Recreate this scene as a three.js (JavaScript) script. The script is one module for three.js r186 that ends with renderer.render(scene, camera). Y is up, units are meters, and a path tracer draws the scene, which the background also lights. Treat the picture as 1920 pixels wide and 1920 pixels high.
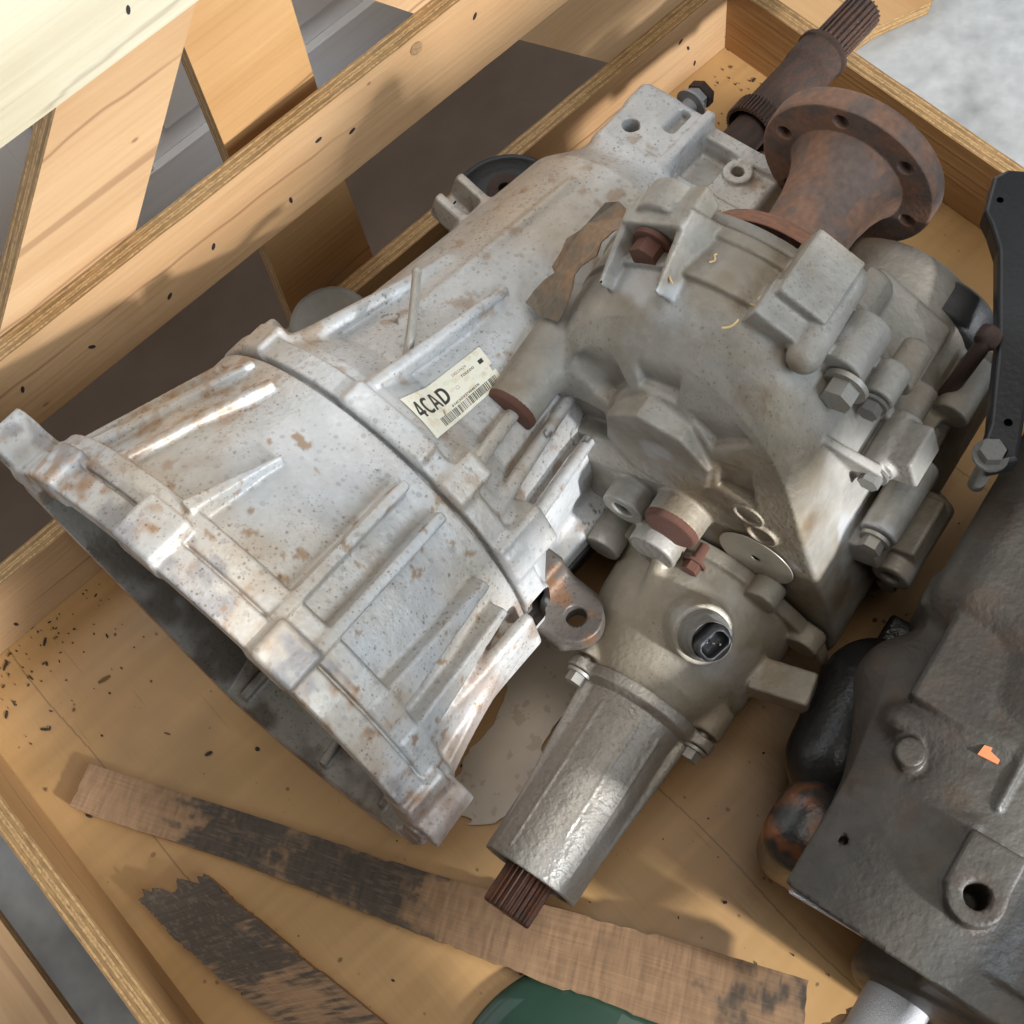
import * as THREE from 'three';
import { mergeGeometries } from 'three/addons/utils/BufferGeometryUtils.js';
import { RectAreaLightUniformsLib } from 'three/addons/lights/RectAreaLightUniformsLib.js';
import { RoundedBoxGeometry } from 'three/addons/geometries/RoundedBoxGeometry.js';

/* ---------- camera, light, exposure ---------- */
// x runs across the crate, z along its slatted side, origin at the crate's inner far corner on its plywood base
const EYE = new THREE.Vector3(0.69125, 1.15, 0.78083);
const FWD = new THREE.Vector3(-0.35992, -0.91228, -0.19547), RIGHT = new THREE.Vector3(0.67406, -0.10941, -0.73052), UPV = new THREE.Vector3(-0.64505, 0.39469, -0.65431);
const FOCAL = 2512.716;                                   // in pixels of the 1920 px photograph
const scene = new THREE.Scene();
const camera = new THREE.PerspectiveCamera(2 * Math.atan(960 / FOCAL) * 180 / Math.PI, 1, 0.05, 30);
camera.position.copy(EYE);
camera.quaternion.setFromRotationMatrix(new THREE.Matrix4().makeBasis(RIGHT, UPV, FWD.clone().negate()));
camera.updateMatrixWorld();
const renderer = new THREE.WebGLRenderer({ antialias: true });
renderer.toneMapping = THREE.LinearToneMapping;
renderer.toneMappingExposure = 1.38;
renderer.shadowMap.enabled = true;
scene.background = new THREE.Color().setRGB(0.05, 0.046, 0.042);
RectAreaLightUniformsLib.init();
function areaLight(name, color, intensity, w, h, from, to) {
  const l = new THREE.RectAreaLight(new THREE.Color().setRGB(...color), intensity, w, h);
  l.position.set(...from); l.lookAt(...to); l.name = name; scene.add(l); return l;
}
areaLight('doorway_light', [0.72, 0.86, 1.0], 8, 2.0, 1.4, [2.8, 1.75, 0.15], [0.2, 0.2, 0.45]);      // open door to the right, soft and cool
areaLight('window_light', [0.95, 0.975, 1.0], 1200, 0.2, 0.2, [3.3, 1.42, 0.15], [0, 0.4, 0.5]);          // small far window: throws the rails' shadows
areaLight('ceiling_light', [1.0, 0.94, 0.85], 2.7, 1.6, 1.2, [0.8, 2.7, 0.3], [0.3, 0, 0.5]);

/* ---------- small helpers ---------- */
function hyp(a, b, c = 0) { return Math.sqrt(a * a + b * b + c * c); }
const rayDir = (px, py) => FWD.clone().addScaledVector(RIGHT, (px - 960) / FOCAL).addScaledVector(UPV, (960 - py) / FOCAL);
const onY = (px, py, y) => { const d = rayDir(px, py); return EYE.clone().addScaledVector(d, (y - EYE.y) / d.y); };   // where a pixel's ray meets a level
const onX = (px, py, x) => { const d = rayDir(px, py); return EYE.clone().addScaledVector(d, (x - EYE.x) / d.x); };   // ... or an upright plane along the crate
function rng(seed) { let s = seed >>> 0; return () => { s = (s + 0x6D2B79F5) >>> 0; let t = Math.imul(s ^ (s >>> 15), 1 | s); t = (t + Math.imul(t ^ (t >>> 7), 61 | t)) ^ t; return ((t ^ (t >>> 14)) >>> 0) / 4294967296; }; }
const hash3 = (x, y, z) => { let h = Math.imul(x, 374761393) ^ Math.imul(y, 668265263) ^ Math.imul(z, 2147483629 | 0); h = Math.imul(h ^ (h >>> 13), 1274126177); return ((h ^ (h >>> 16)) >>> 0) / 4294967296; };
const fade = t => t * t * (3 - 2 * t), mix = (a, b, t) => a + (b - a) * t, clamp = (v, a = 0, b = 1) => v < a ? a : v > b ? b : v;
const step = (a, b, v) => fade(clamp((v - a) / (b - a)));
function vn(x, y, z) {
  const X = Math.floor(x), Y = Math.floor(y), Z = Math.floor(z), u = fade(x - X), v = fade(y - Y), w = fade(z - Z);
  const l = (a, b, t) => a + (b - a) * t;
  return l(l(l(hash3(X, Y, Z), hash3(X + 1, Y, Z), u), l(hash3(X, Y + 1, Z), hash3(X + 1, Y + 1, Z), u), v),
    l(l(hash3(X, Y, Z + 1), hash3(X + 1, Y, Z + 1), u), l(hash3(X, Y + 1, Z + 1), hash3(X + 1, Y + 1, Z + 1), u), v), w);
}
function fbm(x, y, z, o = 4) { let a = 0, s = 0.5, t = 0; for (let i = 0; i < o; i++) { a += s * vn(x, y, z); t += s; s *= 0.5; x = x * 2.03 + 7.1; y = y * 2.03 + 3.7; z = z * 2.03 + 1.3; } return a / t; }
// tileable 2-D noise, px/py lattice cells per tile
function tn(u, v, px, py, seed) {
  const x = u * px, y = v * py; let X = Math.floor(x), Y = Math.floor(y), a = x - X, b = y - Y; a = a * a * (3 - 2 * a); b = b * b * (3 - 2 * b);
  X %= px; if (X < 0) X += px; Y %= py; if (Y < 0) Y += py; const X1 = X + 1 === px ? 0 : X + 1, Y1 = Y + 1 === py ? 0 : Y + 1;
  const p = hash3(X, Y, seed), q = hash3(X1, Y, seed), r = hash3(X, Y1, seed), s = hash3(X1, Y1, seed), t = p + (q - p) * a;
  return t + (r + (s - r) * a - t) * b;
}
function tf(u, v, px, py, seed, o = 4) { let a = 0, s = 0.5, t = 0; for (let i = 0; i < o; i++) { a += s * tn(u, v, px, py, seed + i); t += s; s *= 0.5; px *= 2; py *= 2; } return a / t; }
const LUT = Uint8Array.from({ length: 4097 }, (_, i) => { const c = i / 4096; return Math.round(255 * (c <= 0.0031308 ? 12.92 * c : 1.055 * Math.pow(c, 1 / 2.4) - 0.055)); });
function dataTex(w, h, fn, srgb = true) {
  const d = new Uint8Array(w * h * 4);
  for (let j = 0; j < h; j++) for (let i = 0; i < w; i++) {
    const c = fn((i + 0.5) / w, (j + 0.5) / h, i, j), k = (j * w + i) * 4;
    for (let q = 0; q < 3; q++) { const v = typeof c === 'number' ? c : c[q]; d[k + q] = srgb ? LUT[Math.round(4096 * clamp(v))] : Math.round(255 * clamp(v)); }
    d[k + 3] = 255;
  }
  const t = new THREE.DataTexture(d, w, h); t.wrapS = t.wrapT = THREE.RepeatWrapping; t.magFilter = THREE.LinearFilter; t.minFilter = THREE.LinearFilter;
  if (srgb) t.colorSpace = THREE.SRGBColorSpace; t.needsUpdate = true; return t;
}
function rep(t, u, v) { const c = t.clone(); c.repeat.set(u, v); c.needsUpdate = true; return c; }
function stamp(w, h, list) {                               // tileable field of soft dots: value 0..1
  const f = new Float32Array(w * h);
  for (const [x, y, r, v, sx = 1] of list) {
    const R = Math.ceil(r * 1.3 * Math.max(1, sx)) + 1;
    for (let j = -R; j <= R; j++) for (let i = -R; i <= R; i++) {
      const d = hyp(i / sx, j) / r, a = v * (1 - step(0.7, 1.2, d));
      if (a > 0) { const k = (((Math.round(y) + j) % h + h) % h) * w + (((Math.round(x) + i) % w + w) % w); f[k] = Math.max(f[k], a); }
    }
  }
  return f;
}
const used = new Map();
function numbered(n) { const k = used.get(n) || 0; used.set(n, k + 1); return k ? n + '_' + String(k).padStart(3, '0') : n; }
function tag(o, label, category, group) { o.userData = { ...o.userData, label, category }; if (group) o.userData.group = group; return o; }
function struct(o) { o.userData.kind = 'structure'; return o; }
function shade(o) { o.castShadow = o.receiveShadow = true; return o; }
function top(name, geo, mat) { const m = shade(new THREE.Mesh(geo, mat)); m.name = numbered(name); scene.add(m); return m; }
function part(name, geo, mat, parent) { const m = shade(new THREE.Mesh(geo, mat)); m.name = name; parent.add(m); return m; }
function thing(name, label, category, group) { const g = new THREE.Group(); g.name = numbered(name); scene.add(g); return tag(g, label, category, group); }

/* ---------- distance fields: castings are unions of blended solids, meshed on a fine grid ---------- */
const FAR = [0, 0, 0, 1e6];
const smin = (a, b, k) => { const h = k - Math.abs(a - b); return h <= 0 ? Math.min(a, b) : Math.min(a, b) - h * h * 0.25 / k; };
const sphereB = (a, b, r) => [(a[0] + b[0]) / 2, (a[1] + b[1]) / 2, (a[2] + b[2]) / 2, hyp(a[0] - b[0], a[1] - b[1], a[2] - b[2]) / 2 + r];
function cap(a, b, ra, rb = ra) {                          // tapered capsule
  const dx = b[0] - a[0], dy = b[1] - a[1], dz = b[2] - a[2], L2 = dx * dx + dy * dy + dz * dz || 1e-9;
  return { b: sphereB(a, b, Math.max(ra, rb)), f: (x, y, z) => { const t = clamp(((x - a[0]) * dx + (y - a[1]) * dy + (z - a[2]) * dz) / L2); return hyp(x - a[0] - t * dx, y - a[1] - t * dy, z - a[2] - t * dz) - ra - (rb - ra) * t; } };
}
function cyl(a, b, ra, rb = ra, rd = 0.001) {              // capped cylinder or cone from a to b
  const L = hyp(b[0] - a[0], b[1] - a[1], b[2] - a[2]), u = [(b[0] - a[0]) / L, (b[1] - a[1]) / L, (b[2] - a[2]) / L];
  return { b: sphereB(a, b, Math.max(ra, rb) * 1.05), f: (x, y, z) => {
    const X = x - a[0], Y = y - a[1], Z = z - a[2], t = X * u[0] + Y * u[1] + Z * u[2], r = Math.sqrt(Math.max(0, X * X + Y * Y + Z * Z - t * t));
    const q = r - mix(ra, rb, clamp(t / L)) + rd, w = Math.abs(t - L / 2) - L / 2 + rd;
    return Math.min(Math.max(q, w), 0) + hyp(Math.max(q, 0), Math.max(w, 0)) - rd;
  } };
}
function box(c, h, rd = 0.003, ax) {
  const [X, Y, Z] = ax || [[1, 0, 0], [0, 1, 0], [0, 0, 1]];
  return { b: [...c, hyp(...h)], f: (x, y, z) => {
    x -= c[0]; y -= c[1]; z -= c[2];
    const p = Math.abs(x * X[0] + y * X[1] + z * X[2]) - h[0] + rd, q = Math.abs(x * Y[0] + y * Y[1] + z * Y[2]) - h[1] + rd, s = Math.abs(x * Z[0] + y * Z[1] + z * Z[2]) - h[2] + rd;
    return Math.min(Math.max(p, q, s), 0) + hyp(Math.max(p, 0), Math.max(q, 0), Math.max(s, 0)) - rd;
  } };
}
function fin(a, b, n, w0, w1, h) {                         // straight web from a to b, flat crest along n, half widths w0 to w1, depth h below the crest
  const L = hyp(b[0] - a[0], b[1] - a[1], b[2] - a[2]), u = [(b[0] - a[0]) / L, (b[1] - a[1]) / L, (b[2] - a[2]) / L], s = [u[1] * n[2] - u[2] * n[1], u[2] * n[0] - u[0] * n[2], u[0] * n[1] - u[1] * n[0]], sl = hyp(...s); s[0] /= sl; s[1] /= sl; s[2] /= sl;
  const m = [s[1] * u[2] - s[2] * u[1], s[2] * u[0] - s[0] * u[2], s[0] * u[1] - s[1] * u[0]], rd = 0.0016;
  const c = [(a[0] + b[0]) / 2, (a[1] + b[1]) / 2, (a[2] + b[2]) / 2];
  return { b: [...c, L / 2 + h + Math.max(w0, w1)], f: (x, y, z) => {
    x -= a[0]; y -= a[1]; z -= a[2]; const t = x * u[0] + y * u[1] + z * u[2], q = Math.abs(x * s[0] + y * s[1] + z * s[2]), k = x * m[0] + y * m[1] + z * m[2], e = clamp(t / L);
    const p1 = (q - mix(w0, w1, e) - clamp(-k, 0, h) * 0.12) * 0.97 + rd, p2 = Math.abs(k + h / 2) - h / 2 + rd, p3 = Math.abs(t - L / 2) - L / 2 + rd;
    return Math.min(Math.max(p1, p2, p3), 0) + hyp(Math.max(p1, 0), Math.max(p2, 0), Math.max(p3, 0)) - rd;
  } };
}
function poly2(P) {                                        // exact distance to a closed outline
  const n = P.length;
  return (x, y) => {
    let d = 1e9, s = 1;
    for (let i = 0, j = n - 1; i < n; j = i++) {
      const ex = P[j][0] - P[i][0], ey = P[j][1] - P[i][1], wx = x - P[i][0], wy = y - P[i][1];
      const t = clamp((wx * ex + wy * ey) / (ex * ex + ey * ey)), bx = wx - ex * t, by = wy - ey * t;
      d = Math.min(d, bx * bx + by * by);
      const c1 = y >= P[i][1], c2 = y < P[j][1], c3 = ex * wy > ey * wx;
      if ((c1 && c2 && c3) || (!c1 && !c2 && !c3)) s = -s;
    }
    return s * Math.sqrt(d);
  };
}
function rev(P, cx = 0, cy = 0, rd = 0.002) { const g = poly2(P); return { b: FAR, f: (x, y, z) => g(hyp(x - cx, y - cy), z) - rd }; }   // turned about a line along z
function ext(g, z0, z1, rd, b = FAR) { const zc = (z0 + z1) / 2, hz = (z1 - z0) / 2; return { b, f: (x, y, z) => { const p = g(x, y) + rd, q = Math.abs(z - zc) - hz + rd; return Math.min(Math.max(p, q), 0) + hyp(Math.max(p, 0), Math.max(q, 0)) - rd; } }; }
function hull2(ax, ay, ra, bx, by, rb) {                   // outline of a belt round two wheels
  const dx = bx - ax, dy = by - ay, L = hyp(dx, dy), ux = dx / L, uy = dy / L, B = (ra - rb) / L, A = Math.sqrt(1 - B * B);
  return (x, y) => { x -= ax; y -= ay; const v = x * ux + y * uy, u = Math.abs(-x * uy + y * ux), k = -B * u + A * v;   // v along, u across
    if (k < 0) return hyp(u, v) - ra; if (k > A * L) return hyp(u, v - L) - rb; return u * A + v * B - ra; };
}
class Field {
  constructor() { this.o = []; }
  add(p, k = 0.004) { this.o.push([p.f, p.b, k, 1]); return this; }
  sub(p, k = 0.002) { this.o.push([p.f, p.b, k, 0]); return this; }
  at(x, y, z) {
    let d = 10; const O = this.o;
    for (let i = 0; i < O.length; i++) {
      const e = O[i], b = e[1], far = (e[3] ? d : -d) + e[2] + b[3], X = x - b[0], Y = y - b[1], Z = z - b[2];
      if (far <= 0 || X * X + Y * Y + Z * Z > far * far) continue;                    // too far off to matter
      if (e[3]) d = smin(d, e[0](x, y, z), e[2]); else d = -smin(-d, e[0](x, y, z), e[2]);
    }
    return d;
  }
}
const FINE = 1;
function meshField(F, lo, hi, h, color, uvScale = 1) {
  h *= FINE;
  const n = [0, 1, 2].map(i => Math.ceil((hi[i] - lo[i]) / h / 8) * 8 + 1), [nx, ny, nz] = n, N = nx * ny * nz, g = new Float32Array(N).fill(9), B = 4, half = h * B * 0.87;
  const act = [];
  const nb = n.map(k => (k - 1) / B);
  for (let c = 0; c < nb[2]; c++) for (let b = 0; b < nb[1]; b++) for (let a = 0; a < nb[0]; a++) {
    const x0 = a * B, y0 = b * B, z0 = c * B, d = F.at(lo[0] + (x0 + 2) * h, lo[1] + (y0 + 2) * h, lo[2] + (z0 + 2) * h);
    if (Math.abs(d) > half * 1.25 + 0.003) { if (d < 0) for (let k = z0; k <= z0 + B; k++) for (let j = y0; j <= y0 + B; j++) for (let i = x0; i <= x0 + B; i++) { const q = (k * ny + j) * nx + i; if (g[q] === 9) g[q] = -8; } continue; }
    act.push([x0, y0, z0]);
    for (let k = z0; k <= z0 + B; k++) for (let j = y0; j <= y0 + B; j++) for (let i = x0; i <= x0 + B; i++) { const q = (k * ny + j) * nx + i; if (g[q] === 9 || g[q] === -8) g[q] = F.at(lo[0] + i * h, lo[1] + j * h, lo[2] + k * h); }
  }
  const vid = new Map(), pos = [], nor = [], cells = [];
  const E = [[0, 1], [0, 2], [0, 4], [1, 3], [1, 5], [2, 3], [2, 6], [3, 7], [4, 5], [4, 6], [5, 7], [6, 7]], off = [0, 1, nx, nx + 1, nx * ny, nx * ny + 1, nx * ny + nx, nx * ny + nx + 1];
  const e = h * 0.6;
  for (const [x0, y0, z0] of act) for (let k = z0; k < z0 + B; k++) for (let j = y0; j < y0 + B; j++) for (let i = x0; i < x0 + B; i++) {
    const q = (k * ny + j) * nx + i; let m = 0; for (let c = 0; c < 8; c++) if (g[q + off[c]] < 0) m |= 1 << c;
    if (m === 0 || m === 255 || vid.has(q)) continue;
    let sx = 0, sy = 0, sz = 0, s = 0;
    for (const [a, b] of E) if (((m >> a) & 1) !== ((m >> b) & 1)) {
      const va = g[q + off[a]], vb = g[q + off[b]], t = va / (va - vb);
      sx += mix(a & 1, b & 1, t); sy += mix((a >> 1) & 1, (b >> 1) & 1, t); sz += mix(a >> 2, b >> 2, t); s++;
    }
    let X = lo[0] + (i + sx / s) * h, Y = lo[1] + (j + sy / s) * h, Z = lo[2] + (k + sz / s) * h;
    // pull the vertex onto the surface
    const d = F.at(X, Y, Z); let gx = F.at(X + e, Y, Z) - F.at(X - e, Y, Z), gy = F.at(X, Y + e, Z) - F.at(X, Y - e, Z), gz = F.at(X, Y, Z + e) - F.at(X, Y, Z - e);
    const l = hyp(gx, gy, gz) || 1; gx /= l; gy /= l; gz /= l;
    const mv = clamp(d, -h * 0.5, h * 0.5) * 0.9; X -= gx * mv; Y -= gy * mv; Z -= gz * mv;
    vid.set(q, pos.length / 3); pos.push(X, Y, Z); nor.push(gx, gy, gz); cells.push(i, j, k, q);
  }
  const tri = [];
  const dirs = [[1, nx, nx * ny], [nx, nx * ny, 1], [nx * ny, 1, nx]];
  for (let v = 0; v < cells.length; v += 4) {
    const q = cells[v + 3];
    for (let a = 0; a < 3; a++) {
      const [d, b, c] = dirs[a], s0 = g[q] < 0, s1 = g[q + d] < 0; if (s0 === s1) continue;
      const A = vid.get(q), Bv = vid.get(q - b), C = vid.get(q - b - c), D = vid.get(q - c);
      if (A === undefined || Bv === undefined || C === undefined || D === undefined) continue;
      if (s0) tri.push(A, Bv, C, A, C, D); else tri.push(A, C, Bv, A, D, C);
    }
  }
  // texture coordinates in metres from the side a face looks to
  const key = new Map(), P = [], Nn = [], U = [], C = [], I = [];
  for (let t = 0; t < tri.length; t += 3) {
    const a = tri[t], b = tri[t + 1], c = tri[t + 2];
    const ax = Math.abs(nor[a * 3] + nor[b * 3] + nor[c * 3]), ay = Math.abs(nor[a * 3 + 1] + nor[b * 3 + 1] + nor[c * 3 + 1]), az = Math.abs(nor[a * 3 + 2] + nor[b * 3 + 2] + nor[c * 3 + 2]);
    const s = ax > ay && ax > az ? 0 : ay > az ? 1 : 2;
    for (const v of [a, b, c]) {
      const kk = v * 3 + s; let w = key.get(kk);
      if (w === undefined) {
        w = P.length / 3; key.set(kk, w); const x = pos[v * 3], y = pos[v * 3 + 1], z = pos[v * 3 + 2];
        P.push(x, y, z); Nn.push(nor[v * 3], nor[v * 3 + 1], nor[v * 3 + 2]);
        if (s === 0) U.push(z * uvScale, y * uvScale); else if (s === 1) U.push(z * uvScale + 0.37, x * uvScale); else U.push(x * uvScale + 0.71, y * uvScale);
        if (color) C.push(...color(x, y, z, nor[v * 3], nor[v * 3 + 1], nor[v * 3 + 2]));
      }
      I.push(w);
    }
  }
  const G = new THREE.BufferGeometry();
  G.setAttribute('position', new THREE.Float32BufferAttribute(P, 3)); G.setAttribute('normal', new THREE.Float32BufferAttribute(Nn, 3)); G.setAttribute('uv', new THREE.Float32BufferAttribute(U, 2));
  if (color) G.setAttribute('color', new THREE.Float32BufferAttribute(C, 3));
  G.setIndex(I); return G;
}

/* ---------- surfaces ---------- */
const R0 = rng(11);
// cast aluminium: fine pitting and brown spatter (tile 0.25 m)
const spat = stamp(1024, 1024, Array.from({ length: 5200 }, () => [R0() * 1024, R0() * 1024, 1.1 + 3.0 * R0() ** 2.6, 0.2 + 0.6 * R0(), 0.7 + 0.7 * R0()]));
const spatBig = stamp(1024, 1024, Array.from({ length: 900 }, () => [R0() * 1024, R0() * 1024, 3 + 6 * R0() ** 2, 0.1 + 0.22 * R0()]));
const aluMap = dataTex(1024, 1024, (u, v, i, j) => {
  const m = 0.9 + 0.2 * (tf(u, v, 6, 6, 3, 5) - 0.5) + 0.10 * (tf(u, v, 90, 90, 5, 2) - 0.5), s = spat[j * 1024 + i] * step(0.36, 0.6, tf(u, v, 5, 5, 21, 3)), b = spatBig[j * 1024 + i];
  return [m * mix(1, 0.42, s) * (1 - b * 0.75), m * mix(1, 0.345, s) * (1 - b * 0.78), m * mix(1, 0.28, s) * (1 - b * 0.8)];
});
const aluBump = dataTex(1024, 1024, (u, v) => 0.5 + 0.35 * (tf(u, v, 20, 20, 9, 2) - 0.5) + 0.8 * (tf(u, v, 80, 80, 10, 3) - 0.5), false);
const aluRough = dataTex(512, 512, (u, v) => { const r = 0.85 + 0.55 * (tf(u, v, 8, 8, 15, 5) - 0.5); return [r, r, r]; }, false);
const T4 = t => rep(t, 4, 4);
const castMat = (o) => new THREE.MeshPhysicalMaterial({ vertexColors: true, map: T4(aluMap), bumpMap: T4(aluBump), bumpScale: 0.00045, roughnessMap: T4(aluRough), roughness: 0.62, metalness: 0.3, ...o });
const aluMat = castMat({});
const greyMap = dataTex(1024, 1024, (u, v, i, j) => { const m = 0.92 + 0.34 * (tf(u, v, 5, 5, 31, 6) - 0.5) + 0.16 * (tf(u, v, 60, 60, 35, 3) - 0.5), s = spat[i * 1024 + j] * 0.75 * step(0.4, 0.6, tf(u, v, 4, 4, 37, 2)); return [m * (1 - 0.5 * s), m * (1 - 0.55 * s), m * (1 - 0.6 * s)]; });
const greyMat = castMat({ map: T4(greyMap), roughness: 0.68, metalness: 0.25, bumpScale: 0.0005 });
const dust = stamp(1024, 1024, Array.from({ length: 700 }, () => [R0() * 1024, R0() * 1024, 0.8 + 1.6 * R0() ** 3, 0.3 + 0.7 * R0(), 0.6 + R0()]));
const darkMap = dataTex(1024, 1024, (u, v, i, j) => { const m = 0.75 + 0.5 * (tf(u, v, 5, 5, 531, 6) - 0.5) + 0.2 * (tf(u, v, 60, 60, 535, 3) - 0.5), w = step(0.58, 0.72, tf(u, v, 8, 8, 541, 5)) * 0.22 + dust[j * 1024 + i] * 0.6; return [mix(m, 1, w), mix(m, 1, w) * 0.985, mix(m, 1, w) * 0.96]; });
const darkMat = castMat({ map: T4(darkMap), roughness: 0.66, metalness: 0.15, bumpScale: 0.0006 });
const rustMap = dataTex(512, 512, (u, v) => { const a = tf(u, v, 7, 7, 41, 6), b = tf(u, v, 40, 40, 47, 3), c = step(0.4, 0.66, a); const k = 0.75 + 0.5 * b; return [mix(0.145, 0.215, c) * k, mix(0.102, 0.118, c) * k, mix(0.083, 0.077, c) * k]; });
const rustMat = new THREE.MeshPhysicalMaterial({ map: rep(rustMap, 7, 7), bumpMap: rep(aluBump, 6, 6), bumpScale: 0.0004, roughness: 0.72, metalness: 0.25 });
const rustDark = new THREE.MeshPhysicalMaterial({ map: rep(rustMap, 9, 9), color: new THREE.Color().setRGB(0.42, 0.4, 0.4), bumpMap: rep(aluBump, 6, 6), bumpScale: 0.001, roughness: 0.6, metalness: 0.35 });
const rustRed = new THREE.MeshPhysicalMaterial({ map: rep(rustMap, 12, 12), color: new THREE.Color().setRGB(0.9, 0.6, 0.52), bumpMap: rep(aluBump, 9, 9), bumpScale: 0.0006, roughness: 0.7, metalness: 0.1 });
const steelMat = new THREE.MeshPhysicalMaterial({ color: new THREE.Color().setRGB(0.42, 0.42, 0.43), bumpMap: rep(aluBump, 8, 8), bumpScale: 0.0004, roughness: 0.36, metalness: 0.85 });
const dullSteel = new THREE.MeshPhysicalMaterial({ color: new THREE.Color().setRGB(0.30, 0.285, 0.26), map: T4(greyMap), bumpMap: rep(aluBump, 8, 8), bumpScale: 0.0005, roughness: 0.55, metalness: 0.55 });
const blackMat = new THREE.MeshPhysicalMaterial({ color: new THREE.Color().setRGB(0.018, 0.018, 0.019), map: T4(greyMap), bumpMap: T4(aluBump), bumpScale: 0.0003, roughness: 0.42, metalness: 0.1 });
const plasticMat = new THREE.MeshPhysicalMaterial({ color: new THREE.Color().setRGB(0.03, 0.03, 0.032), roughness: 0.45 });
const paleMat = new THREE.MeshPhysicalMaterial({ color: new THREE.Color().setRGB(0.36, 0.34, 0.3), map: T4(greyMap), roughness: 0.5, metalness: 0.45 });

// plywood face: grain along u (tile 1 m x 0.5 m)
function woodFace(seed, a, b, w = 1024, h = 512) {
  const r = rng(seed), knots = Array.from({ length: 2 }, () => [r(), r(), 0.004 + 0.004 * r()]), cracks = [[0.1 + 0.1 * r(), 0.6, seed + 61], [0.36 + 0.1 * r(), 0.45, seed + 67], [0.62 + 0.1 * r(), 0.6, seed + 71], [0.86 + 0.08 * r(), 0.5, seed + 73]], marks = stamp(w, h, Array.from({ length: 9 }, () => [r() * w, r() * h, 1 + r(), 0.7, 1.2 + 1.5 * r()]));
  return dataTex(w, h, (u, v, i, j) => {
    let dv = 0.05 * (tf(u, v, 3, 3, seed, 3) - 0.5), kn = marks[j * w + i];
    for (const [ku, kv, kr] of knots) { let du = Math.abs(u - ku); du = Math.min(du, 1 - du); let dw = Math.abs(v - kv); dw = Math.min(dw, 1 - dw); const d = hyp(du * 0.6, dw * 0.5) / kr; kn = Math.max(kn, (1 - step(0.25, 0.6, d))); dv += 0.012 * Math.exp(-d * d * 0.12); }
    const big = tf(u, v + dv, 2, 14, seed + 5, 3), fine = 0.5 + 0.45 * (tf(u, v + dv * 2, 10, 160, seed + 9, 2) - 0.5), streak = step(0.66, 0.86, tf(u, v + dv, 2, 44, seed + 13, 2)) * step(0.45, 0.7, tf(u, v, 2, 5, seed + 17, 2));
    const blot = step(0.3, 0.7, tf(u, v, 5, 5, seed + 23, 4));
    for (const [cv, ca, cs] of cracks) { const d = Math.abs(v - cv - 0.03 * (tn(u, 0, 5, 1, cs) - 0.5) - 0.006 * (tn(u, 0, 40, 1, cs + 1) - 0.5)); kn = Math.max(kn, ca * (1 - step(0.0012, 0.004, d)) * step(0.35, 0.55, tn(u, 0, 9, 1, cs + 2))); }
    let t = clamp(0.55 * big + 0.35 * blot + 0.2 * (fine - 0.3)); const k = (0.93 + 0.14 * fine) * (1 - 0.3 * streak) * (1 - 0.65 * kn);
    return [mix(a[0], b[0], t) * k, mix(a[1], b[1], t) * k * (1 - 0.08 * streak - 0.15 * kn), mix(a[2], b[2], t) * k * (1 - 0.12 * streak - 0.2 * kn)];
  });
}
const plyA = woodFace(101, [0.30, 0.155, 0.06], [0.46, 0.298, 0.16]);
const plyB = woodFace(151, [0.32, 0.163, 0.056], [0.43, 0.246, 0.102]);
const plyC = woodFace(181, [0.33, 0.275, 0.17], [0.45, 0.405, 0.30], 512, 256);
const plyBump = dataTex(512, 512, (u, v) => 0.5 + 0.8 * (tf(u, v, 8, 140, 77, 3) - 0.5), false);
const edgeTex = dataTex(1024, 64, (u, v) => {             // layers of veneer across v (one board thickness)
  const ly = v * 7, k = Math.floor(ly), fr = ly - k, odd = k & 1, gl = 1 - step(0.0, 0.12, Math.min(fr, 1 - fr)), g = tf(u, v, odd ? 30 : 160, 8, 60 + k, 3);
  const c = odd ? [0.25, 0.14, 0.052] : [0.35, 0.21, 0.085], m = 0.55 + 0.85 * g, q = m * (1 - 0.5 * gl) * (1 - 0.75 * step(0.72, 0.8, tf(u, v, 40, 7, 91, 1)) * gl);
  return [c[0] * q, c[1] * q, c[2] * q];
});
const ply1 = new THREE.MeshPhysicalMaterial({ map: rep(plyA, 1, 2), bumpMap: rep(plyBump, 1, 2), bumpScale: 0.0006, roughness: 0.58 });
const ply2 = new THREE.MeshPhysicalMaterial({ map: rep(plyB, 1, 2), bumpMap: rep(plyBump, 1, 2), bumpScale: 0.0006, roughness: 0.6 });
const ply3 = new THREE.MeshPhysicalMaterial({ map: rep(plyC, 1, 2), bumpMap: rep(plyBump, 1, 2), bumpScale: 0.0006, roughness: 0.58 });
const plyEdge = new THREE.MeshPhysicalMaterial({ map: rep(edgeTex, 3, 1 / 0.018), bumpMap: rep(edgeTex, 3, 1 / 0.018), bumpScale: 0.0008, roughness: 0.8 });

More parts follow.
